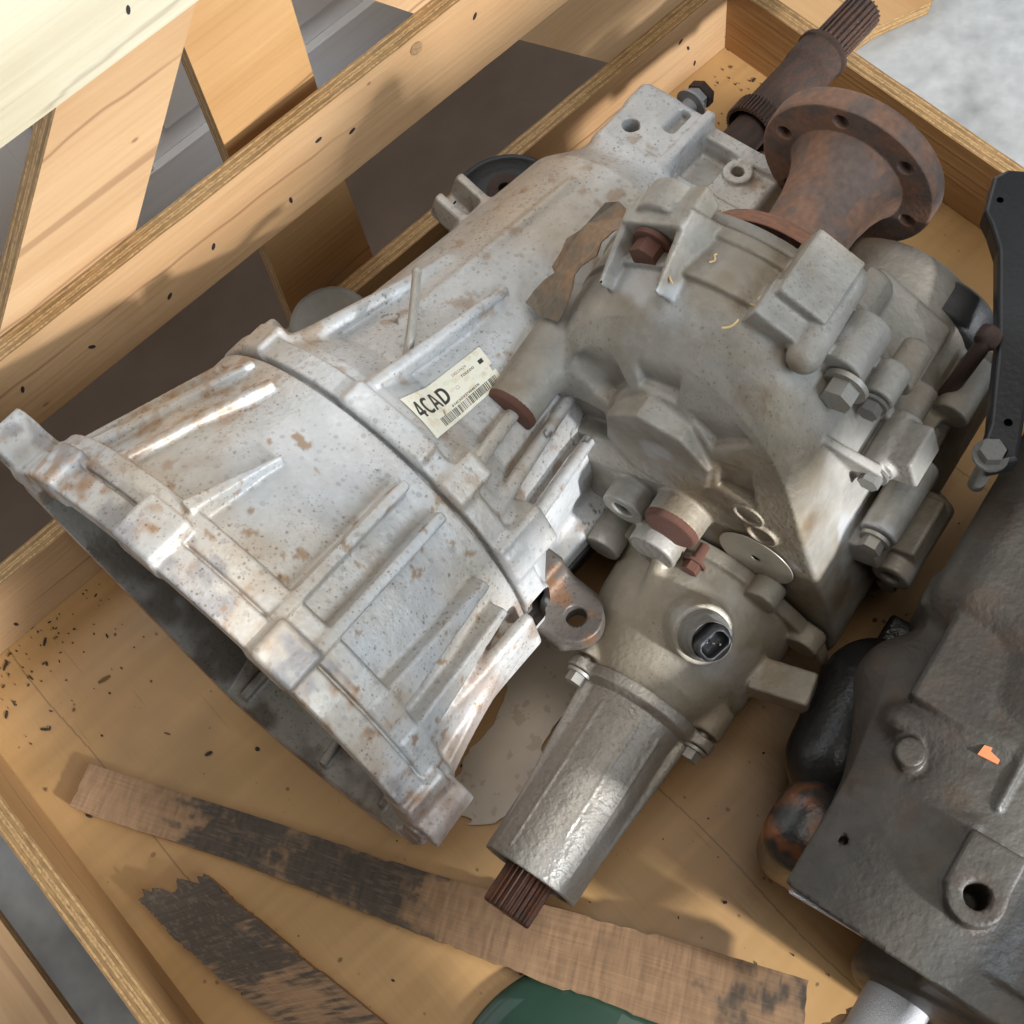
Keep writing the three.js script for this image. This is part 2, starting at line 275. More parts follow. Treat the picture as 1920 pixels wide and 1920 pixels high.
/* ---------- ground and wall panel behind the crate ---------- */
const GROUND = -0.1;
const crackR = rng(5);
const concreteTex = dataTex(1024, 1024, (u, v) => {
  const a = tf(u, v, 5, 5, 201, 6), b = tf(u, v, 70, 70, 207, 3), s = step(0.62, 0.78, tf(u, v, 9, 9, 211, 4));
  const k = (0.80 + 0.5 * (a - 0.5) + 0.3 * (b - 0.5)) * (1 - 0.3 * s); return [0.47 * k, 0.465 * k, 0.445 * k];
});
const concreteBump = dataTex(512, 512, (u, v) => 0.5 + 0.8 * (tf(u, v, 30, 30, 221, 4) - 0.5), false);
const concrete = new THREE.MeshPhysicalMaterial({ map: rep(concreteTex, 7, 7), bumpMap: rep(concreteBump, 10, 10), bumpScale: 0.002, roughness: 0.8 });
{
  const g = new THREE.PlaneGeometry(8, 8); g.rotateX(-Math.PI / 2);
  const m = struct(top('concrete_ground', g, concrete)); m.position.set(0.3, GROUND, 0.4);
  m.userData.label = 'grey concrete ground around the wooden crate';
}
const whiteMat = new THREE.MeshPhysicalMaterial({ map: rep(dataTex(512, 512, (u, v) => { const k = 0.95 + 0.12 * (tf(u, v, 6, 6, 231, 5) - 0.5); return [0.86 * k, 0.87 * k, 0.89 * k]; }), 2, 2), roughness: 0.5 });
{
  const door = thing('panel_door', 'white panelled door standing behind the slatted side of the crate', 'door');
  const X = -0.375, bot = GROUND, sheet = (z0, z1, y0, y1, x0, x1, name) => { const g = new RoundedBoxGeometry(x1 - x0, y1 - y0, z1 - z0, 2, 0.002); const m = part(name, g, whiteMat, door); m.position.set((x0 + x1) / 2, (y0 + y1) / 2, (z0 + z1) / 2); return m; };
  const a = onX(292, 315, X), b = onX(410, 232, X);        // lower edge of the sunk field
  const fy = (a.y + b.y) / 2, zL = a.z, zR = zL - 0.62;
  sheet(-0.9, 1.6, bot, 1.5, X - 0.04, X - 0.012, 'back_sheet');
  sheet(-0.9, 1.6, bot, fy, X - 0.0115, X, 'bottom_rail');
  for (const z of [zL, zL + 0.72]) sheet(z + 0.0008, z + 0.09, fy + 0.0008, 1.5, X - 0.0115, X - 0.001, 'stile');
  for (const [p, q] of [[zR + 0.012, zL - 0.012], [zL + 0.102, zL + 0.708]]) {
    sheet(p + 0.02, q - 0.02, fy + 0.035, 1.3, X - 0.0118, X - 0.004, 'field_panel');
  }
  sheet(zR - 0.09, zR, fy + 0.0008, 1.5, X - 0.0115, X - 0.001, 'stile');
}

{
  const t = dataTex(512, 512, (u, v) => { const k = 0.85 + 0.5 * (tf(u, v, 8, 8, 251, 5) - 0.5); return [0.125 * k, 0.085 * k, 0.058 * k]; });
  const m = top('ground_shade', new RoundedBoxGeometry(0.34, 0.006, 2.2, 2, 0.002), new THREE.MeshPhysicalMaterial({ map: rep(t, 1, 5), roughness: 0.8 })); m.position.set(-0.2, GROUND + 0.0034, 0.4);  // added sheet: shade on the ground behind the crate, put into its colour
  tag(m, 'dark brown sheet painted as the shade on the ground between crate and white door', 'mat');
}

/* ---------- crate ---------- */
const CL = 1.027, BH = 0.09, TH = 0.018, CW = 0.92;
const crate = thing('wooden_crate', 'open plywood crate with a slatted side holding the gearboxes', 'crate');
function boardGeo(L, H, T, u0 = 0) {                       // L along x, H along y, T along z, uv in metres
  const g = new THREE.BoxGeometry(L, H, T, Math.max(1, Math.round(L / 0.02)), 1, 1), p = g.attributes.position, n = g.attributes.normal, uv = g.attributes.uv, r = rng(Math.round(u0 * 1000) + 5);
  for (let i = 0; i < p.count; i++) {
    const x = p.getX(i), y = p.getY(i), z = p.getZ(i);
    if (Math.abs(n.getZ(i)) > 0.5) uv.setXY(i, x + u0, y + u0 * 0.7); else if (Math.abs(n.getY(i)) > 0.5) uv.setXY(i, x + u0, z); else uv.setXY(i, y + u0, z);
    const w = 0.0007 * (vn(x * 90 + u0 * 50, y * 30, z * 200) - 0.5) * 2; p.setY(i, y + (y > 0 ? w : w * 0.5));    // sawn edges are not dead straight
  }
  return g;
}
function board(name, L, H, T, face, u0, pos, ry, rx = 0, parent = crate) { const m = part(name, boardGeo(L, H, T, u0), [plyEdge, plyEdge, plyEdge, plyEdge, face, face], parent); m.position.set(...pos); m.rotation.set(rx, ry, 0, 'YXZ'); return m; }
// base: one varnished sheet with spills, seams and scuffs of its own
const Rf = rng(77);
const floorSpots = stamp(1536, 1536, [
  ...Array.from({ length: 1100 }, () => [Rf() * 1536, Rf() * 1536, 0.7 + 1.8 * Rf() ** 3, 0.3 + 0.6 * Rf(), 0.6 + Rf()]),
  ...Array.from({ length: 130 }, () => [Rf() * 1536, Rf() * 1536, 0.6 + 0.7 * Rf(), 0.12 + 0.2 * Rf(), 8 + 26 * Rf()]),
  ...Array.from({ length: 60 }, () => [Rf() * 1536, Rf() * 1536, 2 + 3 * Rf() ** 2, 0.6 + 0.4 * Rf(), 0.7 + 0.6 * Rf()])]);
const floorTex = dataTex(1536, 1536, (u, v, i, j) => {
  const x = u * 1.1, z = v * 1.1;
  const dv = 0.05 * (tf(u, v, 3, 3, 301, 2) - 0.5);
  const big = tf(u + dv, v, 12, 3, 305, 2), fine = tf(u + dv, v, 170, 9, 309, 1), blot = tf(u, v, 4, 4, 313, 4), grime = step(0.52, 0.76, tf(u, v, 7, 6, 317, 4));
  let t = clamp(0.5 * big + 0.5 * blot); let k = (0.92 + 0.14 * fine) * (1 - 0.30 * grime);
  let c = [mix(0.33, 0.46, t) * k, mix(0.18, 0.272, t) * k, mix(0.06, 0.113, t) * k];
  for (const sz of [0.215, 0.62, 0.965]) { const d = Math.abs(z - sz - 0.002 * Math.sin(x * 30)); if (d < 0.0007) c = c.map(q => q * 0.6); }
  const s = floorSpots[j * 1536 + i]; c = [c[0] * (1 - 0.78 * s), c[1] * (1 - 0.82 * s), c[2] * (1 - 0.8 * s)];
  return c;
});
const floorRough = dataTex(512, 512, (u, v) => { const r = 0.8 + 0.5 * (tf(u, v, 6, 6, 331, 5) - 0.5); return [r, r, r]; }, false);
const floorMat = new THREE.MeshPhysicalMaterial({ map: rep(floorTex, 1 / 1.1, 1 / 1.1), roughnessMap: rep(floorRough, 2, 2), roughness: 0.52, bumpMap: rep(plyBump, 2, 2), bumpScale: 0.0003 });
{
  const g = new THREE.BoxGeometry(CW + 0.02, 0.02, CL + 0.02); const p = g.attributes.position, uv = g.attributes.uv;
  for (let i = 0; i < p.count; i++) uv.setXY(i, p.getX(i) + CW / 2, p.getZ(i) + CL / 2);
  const m = part('base_panel', g, floorMat, crate); m.position.set(CW / 2, -0.01, CL / 2);
  for (const z of [0.08, 0.5, 0.95]) { const s = part('skid', boardGeo(CW + 0.02, 0.078, 0.06, z), [ply2, ply2, ply2, ply2, ply2, ply2], crate); s.position.set(CW / 2, -0.0605, z); }
}
const H3 = 0.2338, H4 = 0.3219, H5 = 0.4838;
board('lower_board', CL + 0.05, BH, TH, ply1, 0.13, [-TH / 2, BH / 2 + 0.0005, CL / 2], Math.PI / 2);
board('middle_rail', CL + 0.16, H4 - H3, TH, ply1, 0.61, [-TH / 2, (H3 + H4) / 2, CL / 2 + 0.05], Math.PI / 2);
board('upper_rail', CL + 0.16, 0.1, TH, ply3, 0.37, [-TH / 2, H5 + 0.05, CL / 2 + 0.05], Math.PI / 2);
board('end_board', CW, BH, TH, ply2, 0.29, [CW / 2 + 0.0005, BH / 2 + 0.0005, -TH / 2], 0);
board('end_board', CW, BH, TH, ply2, 0.83, [CW / 2 + 0.0005, BH / 2 + 0.0005, CL + TH / 2], 0);
// the far long side has the same rails; it stands outside the picture and shades the slatted side in view
for (const [n, y0, y1, u] of [['lower_board', 0, BH, 0.47], ['middle_rail', H3, H4, 0.9], ['upper_rail', H5, H5 + 0.1, 0.05]]) board(n, CL + 0.05, y1 - y0, TH, ply2, u, [CW + TH / 2 + 0.001, (y0 + y1) / 2 + 0.0005, CL / 2], Math.PI / 2);
for (const [z, a] of [[0.2, 0.5], [0.75, -0.5]]) { const m = board('diagonal_slat', 0.72, 0.09, TH, ply1, z, [CW + TH * 1.5 + 0.002, 0.3, z], Math.PI / 2); m.rotation.set(0, Math.PI / 2, Math.PI / 2 + a, 'YXZ'); }
function slat(name, pts, x1, t, seed) {                    // plywood strip on the outside of the rails; outline in the plane x = x1
  const q = pts.map(([px, py]) => { const p = onX(px, py, x1); return new THREE.Vector2(-p.z, p.y); });
  const g = new THREE.ExtrudeGeometry(new THREE.Shape(q), { depth: t, bevelEnabled: false }); g.translate(0, 0, -t);
  const m = part(name, g, [seed & 1 ? ply1 : ply2, plyEdge], crate); m.rotation.y = Math.PI / 2; m.position.x = x1; return m;
}
// pins and staples driven through the rails
{
  const pin = new THREE.CylinderGeometry(0.0022, 0.0022, 0.0012, 10).rotateZ(Math.PI / 2), m = new THREE.MeshPhysicalMaterial({ color: new THREE.Color().setRGB(0.035, 0.028, 0.03), roughness: 0.5, metalness: 0.5 });
  for (const [px, py] of [[597, 262], [545, 375], [172, 650], [660, 245], [42, 730], [318, 555], [890, 30], [400, 462], [1290, 90], [1302, 118], [1276, 78], [60, 1180], [30, 1170], [240, 18]]) { const p = onX(px, py, 0), n = part('nail', pin, m, crate); n.position.copy(p); n.scale.set(1, 0.7, 1.6); n.rotation.x = px; }
  const k = part('wood_plug', new THREE.CylinderGeometry(0.0062, 0.0062, 0.002, 24).rotateZ(Math.PI / 2), ply1, crate); k.position.copy(onX(780, 90, 0));
}
// in the shape's frame (-z, y) turned by 90 degrees the outline lies along the wall
slat('diagonal_slat', [[420, -60], [300, 90], [250, 460], [120, 760], [-220, 760], [-120, 380], [60, 60]].map(([a, b]) => [a, b]).slice(0, 0).concat([[348, 75], [252, 440], [190, 700], [-30, 740], [108, 190], [150, 20], [185, -80], [395, -90]]), -TH - 0.0005, TH, 1);
slat('diagonal_slat', [[330, 50], [300, -20], [540, -20], [596, 168], [640, 320], [705, 496], [740, 590], [590, 700], [432, 300]], -TH * 2 - 0.001, TH, 0);
slat('diagonal_slat', [[690, -30], [905, -30], [1000, 78], [1150, 120], [1330, 170], [1500, -40], [1500, -160], [800, -160]].slice(0, 0).concat([[640, -20], [820, 40], [980, 76], [1150, 120], [1260, 175], [1420, 50], [1420, -120], [640, -120]]), -TH - 0.0005, TH, 1);
board('corner_post', 0.56, 0.07, TH, ply2, 0.2, [-TH * 1.5 - 0.0005, 0.3, -0.005], Math.PI / 2, 0).rotation.set(0, Math.PI / 2, Math.PI / 2);

/* ---------- large automatic gearbox lying along the slatted side ---------- */
const gearboxA = thing('automatic_gearbox', 'pale cast aluminium automatic gearbox with wide ribbed bell and paper label', 'gearbox');
gearboxA.matrixAutoUpdate = true;
{
  const A = onY(432, 1267, 0.205), Bp = onY(1400, 245, 0.158), w = Bp.clone().sub(A).normalize(), y = new THREE.Vector3(0, 1, 0).addScaledVector(w, -w.y).normalize(), x = y.clone().cross(w);
  gearboxA.scale.z = A.distanceTo(Bp) / 0.685;                // lengths below were taken for a distance of 0.685
  gearboxA.position.copy(A); gearboxA.quaternion.setFromRotationMatrix(new THREE.Matrix4().makeBasis(x, y, w));
}
const CX = 0.012, rad = d => d * Math.PI / 180;
const pol = (r, d, z) => [CX + r * Math.cos(rad(d)), r * Math.sin(rad(d)), z];
const polAx = d => [[Math.cos(rad(d)), Math.sin(rad(d)), 0], [-Math.sin(rad(d)), Math.cos(rad(d)), 0], [0, 0, 1]];   // radial, round, along
const bellF = new Field();
const keel = (p, o) => ({ b: FAR, f: (x, y, z) => Math.max(p.f(x, y, z), 0.886 * x - 0.46 * y - o, -y - o - 0.05) });   // lower left side and bottom are flat
bellF.add(keel(rev([[0, 0.003], [0.2, 0.003], [0.2, 0.023], [0.1915, 0.0245], [0.1915, 0.0275], [0.1965, 0.029], [0.1955, 0.047], [0.182, 0.0495], [0.1745, 0.1], [0.1635, 0.14], [0.161, 0.157], [0.161, 0.1738], [0, 0.1738]], CX, 0, 0.0015), 0.154), 0.004);
// lobes of the flange where it bolts to the engine
for (const [d, r, hw, hz] of [[34, 0.197, 0.026, 0.017], [58, 0.2, 0.017, 0.017], [89, 0.201, 0.019, 0.019], [122, 0.2, 0.018, 0.016], [172, 0.199, 0.024, 0.02], [200, 0.195, 0.025, 0.016]]) bellF.add(box(pol(r - 0.006, d, hz), [0.014, hw, hz], 0.004, polAx(d)), 0.003);
bellF.add(cyl(pol(0.216, 34, 0.001), pol(0.216, 34, 0.036), 0.021), 0.008);
bellF.add(cyl(pol(0.205, 176, 0.001), pol(0.205, 176, 0.045), 0.017, 0.014), 0.006);
// hollows between the lower webs
for (const [d0, d1] of [[151, 152.5], [166, 163]]) bellF.sub(cap(pol(0.199, d0, 0.062), pol(0.181, d1, 0.15), 0.013, 0.0085), 0.006);
// ribs from the flange to the neck: [angle at the flange, angle at the neck, start z, end z, height, width at flange, width at neck]
for (const [d0, d1, z0, z1, r0, r1, w0, w1] of [
  [52, 62, 0.03, 0.17, 0.198, 0.167, 0.008, 0.006], [65, 74, 0.03, 0.162, 0.196, 0.169, 0.007, 0.006], [40, 50, 0.03, 0.16, 0.196, 0.167, 0.007, 0.006],
  [116.5, 117, 0.026, 0.161, 0.202, 0.1805, 0.0068, 0.006], [126, 127.5, 0.022, 0.163, 0.203, 0.1815, 0.0074, 0.0066],
  [145, 147, 0.03, 0.156, 0.199, 0.179, 0.019, 0.0055], [156, 157, 0.03, 0.156, 0.2, 0.178, 0.017, 0.0055], [176, 168, 0.03, 0.16, 0.199, 0.175, 0.014, 0.009]])
  bellF.add(fin(pol(r0, d0, z0), pol(r1, d1, z1), polAx((d0 + d1) / 2)[0], w0 * 0.62, w1 * 0.55, 0.024), 0.0025);
bellF.add(fin(pol(0.2015, 90, 0.045), pol(0.1795, 93.5, 0.118), polAx(92)[0], 0.0055, 0.0012, 0.024), 0.002);                 // short wedge on the top panel
bellF.add(box(pol(0.1775, 170, 0.1), [0.005, 0.02, 0.07], 0.004, polAx(170)), 0.01);
// swollen panels between the ribs
bellF.sub(keel(rev([[0, -0.02], [0.186, -0.02], [0.1755, 0.035], [0.162, 0.09], [0.142, 0.14], [0.1, 0.15], [0, 0.15]], CX, 0, 0.001), 0.141), 0.003);
for (const d of [222, 252, 284]) bellF.add(fin(pol(0.176, d, 0.008), pol(0.15, d, 0.11), [-Math.cos(rad(d)), -Math.sin(rad(d)), 0], 0.004, 0.004, 0.03), 0.004);   // stiffeners inside
bellF.sub(cyl(pol(0.216, 34, -0.01), pol(0.216, 34, 0.05), 0.0105), 0.001);
bellF.sub(cyl(pol(0.205, 176, -0.01), pol(0.205, 176, 0.02), 0.007), 0.001);
bellF.add(cyl([CX, 0, 0.10], [CX, 0, 0.152], 0.145, 0.14, 0.004), 0.004);
const RUST = [0.255, 0.118, 0.045], BROWN = [0.21, 0.135, 0.075];
const blend = (c, d, t) => [mix(c[0], d[0], t), mix(c[1], d[1], t), mix(c[2], d[2], t)];
function aluColor(x, y, z) {
  const a = fbm(x * 9, y * 9, z * 9, 4), b = fbm(x * 38 + 9, y * 38, z * 38, 4), f = fbm(x * 120, y * 120, z * 120, 3);
  let c = blend([0.62, 0.615, 0.605], [0.57, 0.505, 0.425], step(0.42, 0.66, a)); const k = 0.88 + 0.26 * (b - 0.5) + 0.16 * (f - 0.5); c = c.map(v => v * k);
  return blend(c, [0.36, 0.26, 0.17], 0.45 * step(0.56, 0.74, b) * step(0.42, 0.6, a));
}
function bellColor(x, y, z) {
  let c = aluColor(x, y, z); const r = hyp(x - CX, y), f = fbm(x * 95, y * 95, z * 95 + 4, 4), g = fbm(x * 28, y * 28 + 3, z * 28, 3);
  const ang = Math.atan2(y, x - CX) / Math.PI * 180;
  if (z < 0.034) c = blend(c, blend([0.36, 0.21, 0.11], [0.27, 0.25, 0.245], step(0.45, 0.6, g)), 0.75 * step(0.46, 0.60, mix(f, g, 0.5)));   // scaled rusty film on the machined flange
  c = blend(c, [0.31, 0.185, 0.09], 0.8 * step(0.70, 0.745, f + 0.125 * step(0.5, 0.6, g) * step(0.03, 0.06, z) * (1 - step(0.08, 0.12, z)) * step(80, 84, ang) * (1 - step(112, 116, ang))));
  if (ang > 45 && ang < 76) c = blend(c, [0.36, 0.22, 0.125], 0.6 * step(0.48, 0.66, f));
  if (ang > 163 || ang < 0) c = blend(c, [0.27, 0.17, 0.115], 0.6 * step(0.42, 0.6, g));
  if (bellInner(x, y, z)) { /* inside of the bell, in darker brownish greys */
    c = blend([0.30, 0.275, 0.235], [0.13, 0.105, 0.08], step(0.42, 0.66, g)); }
  return c;
}
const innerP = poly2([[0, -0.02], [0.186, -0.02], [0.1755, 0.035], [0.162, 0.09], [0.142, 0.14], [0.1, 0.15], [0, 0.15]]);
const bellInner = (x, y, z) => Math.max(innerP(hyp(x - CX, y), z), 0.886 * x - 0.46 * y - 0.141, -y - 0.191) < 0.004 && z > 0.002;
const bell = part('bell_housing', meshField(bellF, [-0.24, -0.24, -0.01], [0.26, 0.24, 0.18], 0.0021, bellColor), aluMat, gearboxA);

const caseF = new Field();
caseF.add(rev([[0, 0.1785], [0.153, 0.1785], [0.153, 0.1802], [0.161, 0.1815], [0.161, 0.196], [0.152, 0.2], [0.150, 0.208], [0.128, 0.238], [0.118, 0.29], [0.108, 0.4], [0.1, 0.5], [0.082, 0.535], [0, 0.535]], CX, 0, 0.002), 0.003);
for (const [d, hw, z0, z1, r] of [[55, 0.016, 0.1795, 0.206, 0.166], [36, 0.02, 0.1795, 0.222, 0.158], [104, 0.036, 0.1795, 0.2, 0.1625], [127, 0.012, 0.1795, 0.216, 0.165], [152, 0.018, 0.1795, 0.228, 0.165], [176, 0.016, 0.1795, 0.205, 0.162]]) caseF.add(box(pol(r - 0.011, d, (z0 + z1) / 2), [0.013, hw, (z1 - z0) / 2], 0.004, polAx(d)), 0.006);
caseF.add(box(pol(0.148, 163, 0.19), [0.015, 0.04, 0.01], 0.004, polAx(163)), 0.005);
// ridge beside the label, with a flat pad under it
caseF.add(cap(pol(0.153, 92.5, 0.2), pol(0.119, 95.5, 0.345), 0.0055, 0.004), 0.003);
caseF.add(cap(pol(0.142, 92.5, 0.215), pol(0.112, 95.5, 0.335), 0.006, 0.005), 0.004);
caseF.add(cap(pol(0.147, 60, 0.21), pol(0.112, 62, 0.35), 0.008, 0.004), 0.008);
for (const [d0, d1, z1] of [[128, 127, 0.31], [141, 140, 0.33], [154, 158, 0.36]]) caseF.add(cap(pol(0.150, d0, 0.2), pol(0.118, d1, z1), 0.006, 0.0048), 0.004);
// side pan rail and lower half
caseF.add(box([CX - 0.015, -0.055, 0.35], [0.122, 0.012, 0.155], 0.006), 0.012);
caseF.add(box([CX, -0.03, 0.34], [0.105, 0.03, 0.15], 0.012), 0.02);
caseF.add(box(pol(0.113, 27, 0.425), [0.024, 0.016, 0.018], 0.003, [[Math.cos(0.35), Math.sin(0.35), 0], [-Math.sin(0.35), Math.cos(0.35), 0], [0, 0, 1]]), 0.004);
caseF.sub(box(pol(0.128, 29, 0.425), [0.02, 0.02, 0.0095], 0.002, [[Math.cos(0.35), Math.sin(0.35), 0], [-Math.sin(0.35), Math.cos(0.35), 0], [0, 0, 1]]), 0.002);
caseF.add(cap(pol(0.118, 74, 0.28), pol(0.104, 78, 0.47), 0.0015, 0.0015), 0.01);
// four-bolt tail
caseF.add(box([0.026, -0.005, 0.573], [0.037, 0.089, 0.039], 0.008), 0.018);
caseF.add(box([-0.045, -0.012, 0.573], [0.04, 0.079, 0.039], 0.006), 0.004);
caseF.add(box([0.044, 0.055, 0.596], [0.02, 0.028, 0.016], 0.007), 0.006);
caseF.add(box([-0.004, 0.066, 0.575], [0.0045, 0.02, 0.04], 0.002), 0.003);
caseF.add(box([-0.045, 0.06, 0.605], [0.04, 0.014, 0.0075], 0.003), 0.003);
caseF.add(box([-0.05, 0.058, 0.548], [0.036, 0.013, 0.006], 0.003), 0.004);
caseF.add(cyl([-0.052, 0.045, 0.585], [-0.052, 0.072, 0.585], 0.0125), 0.004);
caseF.sub(cyl([-0.052, 0.055, 0.585], [-0.052, 0.09, 0.585], 0.0055), 0.001);
caseF.sub(box([-0.024, 0.076, 0.577], [0.0145, 0.022, 0.02], 0.003), 0.003);
caseF.sub(cyl([0.042, 0.06, 0.563], [0.042, 0.12, 0.563], 0.0075), 0.001);
caseF.sub(box([0.014, 0.083, 0.59], [0.0055, 0.011, 0.014], 0.004), 0.003);
caseF.sub(cyl([0, 0, 0.59], [0, 0, 0.63], 0.05), 0.002);
function caseColor(x, y, z) {
  let c = aluColor(x, y, z); const f = fbm(x * 60 + 5, y * 60, z * 60, 4), n = Math.abs(fbm(x * 26, y * 26, z * 26 + 8, 3) - 0.5);
  if (z > 0.27 && z < 0.47) c = blend(c, [0.045, 0.04, 0.035], 0.85 * (1 - step(0.004, 0.011, n)) * step(0.56, 0.62, fbm(x * 14 + 2, y * 14, z * 14, 2)));   // crooked oil dribbles
  return blend(c, [0.32, 0.2, 0.11], 0.55 * step(0.66, 0.74, f));
}
const gcase = part('main_case', meshField(caseF, [-0.15, -0.12, 0.17], [0.19, 0.18, 0.62], 0.0021, caseColor), aluMat, gearboxA);
// paper label
{
  const c = document.createElement('canvas'); c.width = 768; c.height = 384; const k = c.getContext('2d');
  k.fillStyle = '#e6e0cd'; k.fillRect(0, 0, 768, 384); const rr = rng(3);
  for (let i = 0; i < 240; i++) { k.fillStyle = `rgba(${150 + 60 * rr() | 0},${130 + 40 * rr() | 0},${80 + 40 * rr() | 0},${0.05 + 0.12 * rr()})`; const r = 2 + 26 * rr() ** 3; k.beginPath(); k.ellipse(rr() * 768, rr() * 384, r * 1.4, r, rr() * 3, 0, 7); k.fill(); }
  k.fillStyle = '#3a3733';
  k.save(); k.translate(26, 215); k.scale(0.86, 1.3); k.font = 'bold 160px sans-serif'; k.fillText('4CAD', 0, 0); k.restore();
  k.font = 'bold 30px sans-serif'; k.fillText('614CADY3740461N', 330, 270);
  k.font = '30px sans-serif'; k.fillText('24222426', 470, 70); k.font = 'bold 32px sans-serif'; k.fillText('TOLEDO', 520, 125);
  k.fillRect(690, 92, 40, 40); k.beginPath(); k.lineWidth = 3; k.strokeStyle = '#8a8272'; k.arc(450, 165, 14, 0, 7); k.stroke();
  let x = 150; while (x < 735) { const w = 2 + Math.floor(rr() * 3) * 3; k.fillRect(x, 282, w, 74); x += w + 3 + Math.floor(rr() * 2) * 4; }
  k.fillStyle = 'rgba(120,105,80,0.55)'; k.beginPath(); k.ellipse(230, 262, 10, 30, 0.5, 0, 7); k.fill();
  const t = new THREE.CanvasTexture(c); t.colorSpace = THREE.SRGBColorSpace;
  const Q = [[-0.0155, 0.1455, 0.2107], [-0.0159, 0.1157, 0.2945], [-0.0455, 0.1077, 0.2878], [-0.0525, 0.1372, 0.2066]], nu = 28, nv = 14, P = [], U = [], I = [];
  const bil = (u, v, i) => mix(mix(Q[0][i], Q[1][i], u), mix(Q[3][i], Q[2][i], u), v);
  for (let j = 0; j <= nv; j++) for (let i = 0; i <= nu; i++) {
    const u = i / nu, v = j / nv; let p = [bil(u, v, 0), bil(u, v, 1), bil(u, v, 2)]; const d0 = hyp(p[0] - CX, p[1]), nx = (p[0] - CX) / d0 * 0.95, ny = p[1] / d0 * 0.95, nz2 = 0.31;
    for (let q = 0; q < 12; q++) { const d = caseF.at(...p) - 0.0009; p = [p[0] - nx * d, p[1] - ny * d, p[2] - nz2 * d]; }
    P.push(...p); U.push(u, 1 - v);
  }
  for (let j = 0; j < nv; j++) for (let i = 0; i < nu; i++) { const a = j * (nu + 1) + i, b = a + 1, c2 = a + nu + 1, d = c2 + 1; if (i === nu - 1 && j > 6 && j < 9) continue; I.push(a, b, c2, b, d, c2); }   // torn corner and edge
  const g = new THREE.BufferGeometry(); g.setAttribute('position', new THREE.Float32BufferAttribute(P, 3)); g.setAttribute('uv', new THREE.Float32BufferAttribute(U, 2)); g.setIndex(I); g.computeVertexNormals();
  const m = part('label', g, new THREE.MeshPhysicalMaterial({ map: t, roughness: 0.45, side: THREE.DoubleSide }), gearboxA); m.userData.label = 'cream paper label printed with code and bar code';
}
const tubeCurve = (pts, r, seg = 40, rs = 10) => new THREE.TubeGeometry(new THREE.CatmullRomCurve3(pts.map(p => new THREE.Vector3(...p))), seg, r, rs, false);
part('vent_tube', mergeGeometries([tubeCurve([[0.008, 0.122, 0.238], [0.010, 0.134, 0.246], [0.016, 0.140, 0.258], [0.028, 0.142, 0.276], [0.044, 0.140, 0.297], [0.054, 0.136, 0.309]], 0.0036), new THREE.SphereGeometry(0.0042, 12, 8).translate(0.054, 0.136, 0.309)]), paleMat, gearboxA);
// studs, ear, pan, output shaft
const hexBolt = (len, r, hr, hh) => {                       // head at the origin looking along +z, shank behind it
  const hd = new THREE.CylinderGeometry(hr, hr, hh, 6).toNonIndexed(); hd.computeVertexNormals(); hd.rotateX(Math.PI / 2); hd.translate(0, 0, hh / 2);
  const wa = new THREE.CylinderGeometry(hr * 1.35, hr * 1.4, hh * 0.3, 24).toNonIndexed(); wa.rotateX(Math.PI / 2); wa.translate(0, 0, -hh * 0.15);
  const sh = new THREE.CylinderGeometry(r, r, len, 16).toNonIndexed(); sh.rotateX(Math.PI / 2); sh.translate(0, 0, -len / 2);
  return mergeGeometries([hd, wa, sh]);
};
{
  const b = part('stud_bolt', hexBolt(0.04, 0.007, 0.0105, 0.01), steelMat, gearboxA); b.position.set(0.032, 0.052, 0.640);
  const n = part('nut', new THREE.CylinderGeometry(0.0125, 0.0125, 0.008, 6).rotateX(Math.PI / 2), rustDark, b); n.position.z = 0.013;
}
const earF = new Field().add(box([-0.142, -0.035, 0.215], [0.032, 0.006, 0.028], 0.005, [[0.97, 0.2, 0], [-0.2, 0.97, 0], [0, 0, 1]]), 0.004).add(cyl([-0.165, -0.047, 0.215], [-0.163, -0.032, 0.215], 0.024), 0.006).sub(cyl([-0.17, -0.07, 0.215], [-0.162, -0.01, 0.215], 0.0085), 0.001).add(box([-0.115, -0.03, 0.215], [0.02, 0.02, 0.028], 0.006), 0.01);
part('mounting_ear', meshField(earF, [-0.2, -0.08, 0.17], [-0.08, 0.01, 0.26], 0.002, (x, y, z) => blend([0.12, 0.1, 0.085], [0.2, 0.09, 0.035], 0.7 * step(0.54, 0.64, fbm(x * 40, y * 40, z * 40, 3)))), aluMat, gearboxA);
{
  const F = new Field().add(box([CX - 0.015, -0.1, 0.35], [0.112, 0.036, 0.145], 0.014), 0.004).add(box([CX - 0.015, -0.07, 0.35], [0.124, 0.003, 0.157], 0.002), 0.004);
  part('oil_pan', meshField(F, [-0.15, -0.15, 0.18], [0.15, -0.05, 0.52], 0.004), blackMat, gearboxA);
}
function splined(r, len, n, depth) {                        // toothed bar along +z
  const s = new THREE.Shape(), N = n * 8;
  for (let i = 0; i < N; i++) { const a = i / N * Math.PI * 2, t = (i % 8), q = r - (t < 1 || t > 4 ? depth : t === 1 || t === 4 ? depth * 0.25 : 0); i ? s.lineTo(q * Math.cos(a), q * Math.sin(a)) : s.moveTo(q * Math.cos(a), q * Math.sin(a)); }
  return new THREE.ExtrudeGeometry(s, { depth: len, bevelEnabled: true, bevelSize: 0.0015, bevelThickness: 0.0022, bevelOffset: -0.0015, bevelSegments: 2 });
}
const lathe = (P, seg = 48) => new THREE.LatheGeometry(P.map(p => new THREE.Vector2(...p)), seg).rotateX(Math.PI / 2);   // [radius, along z]
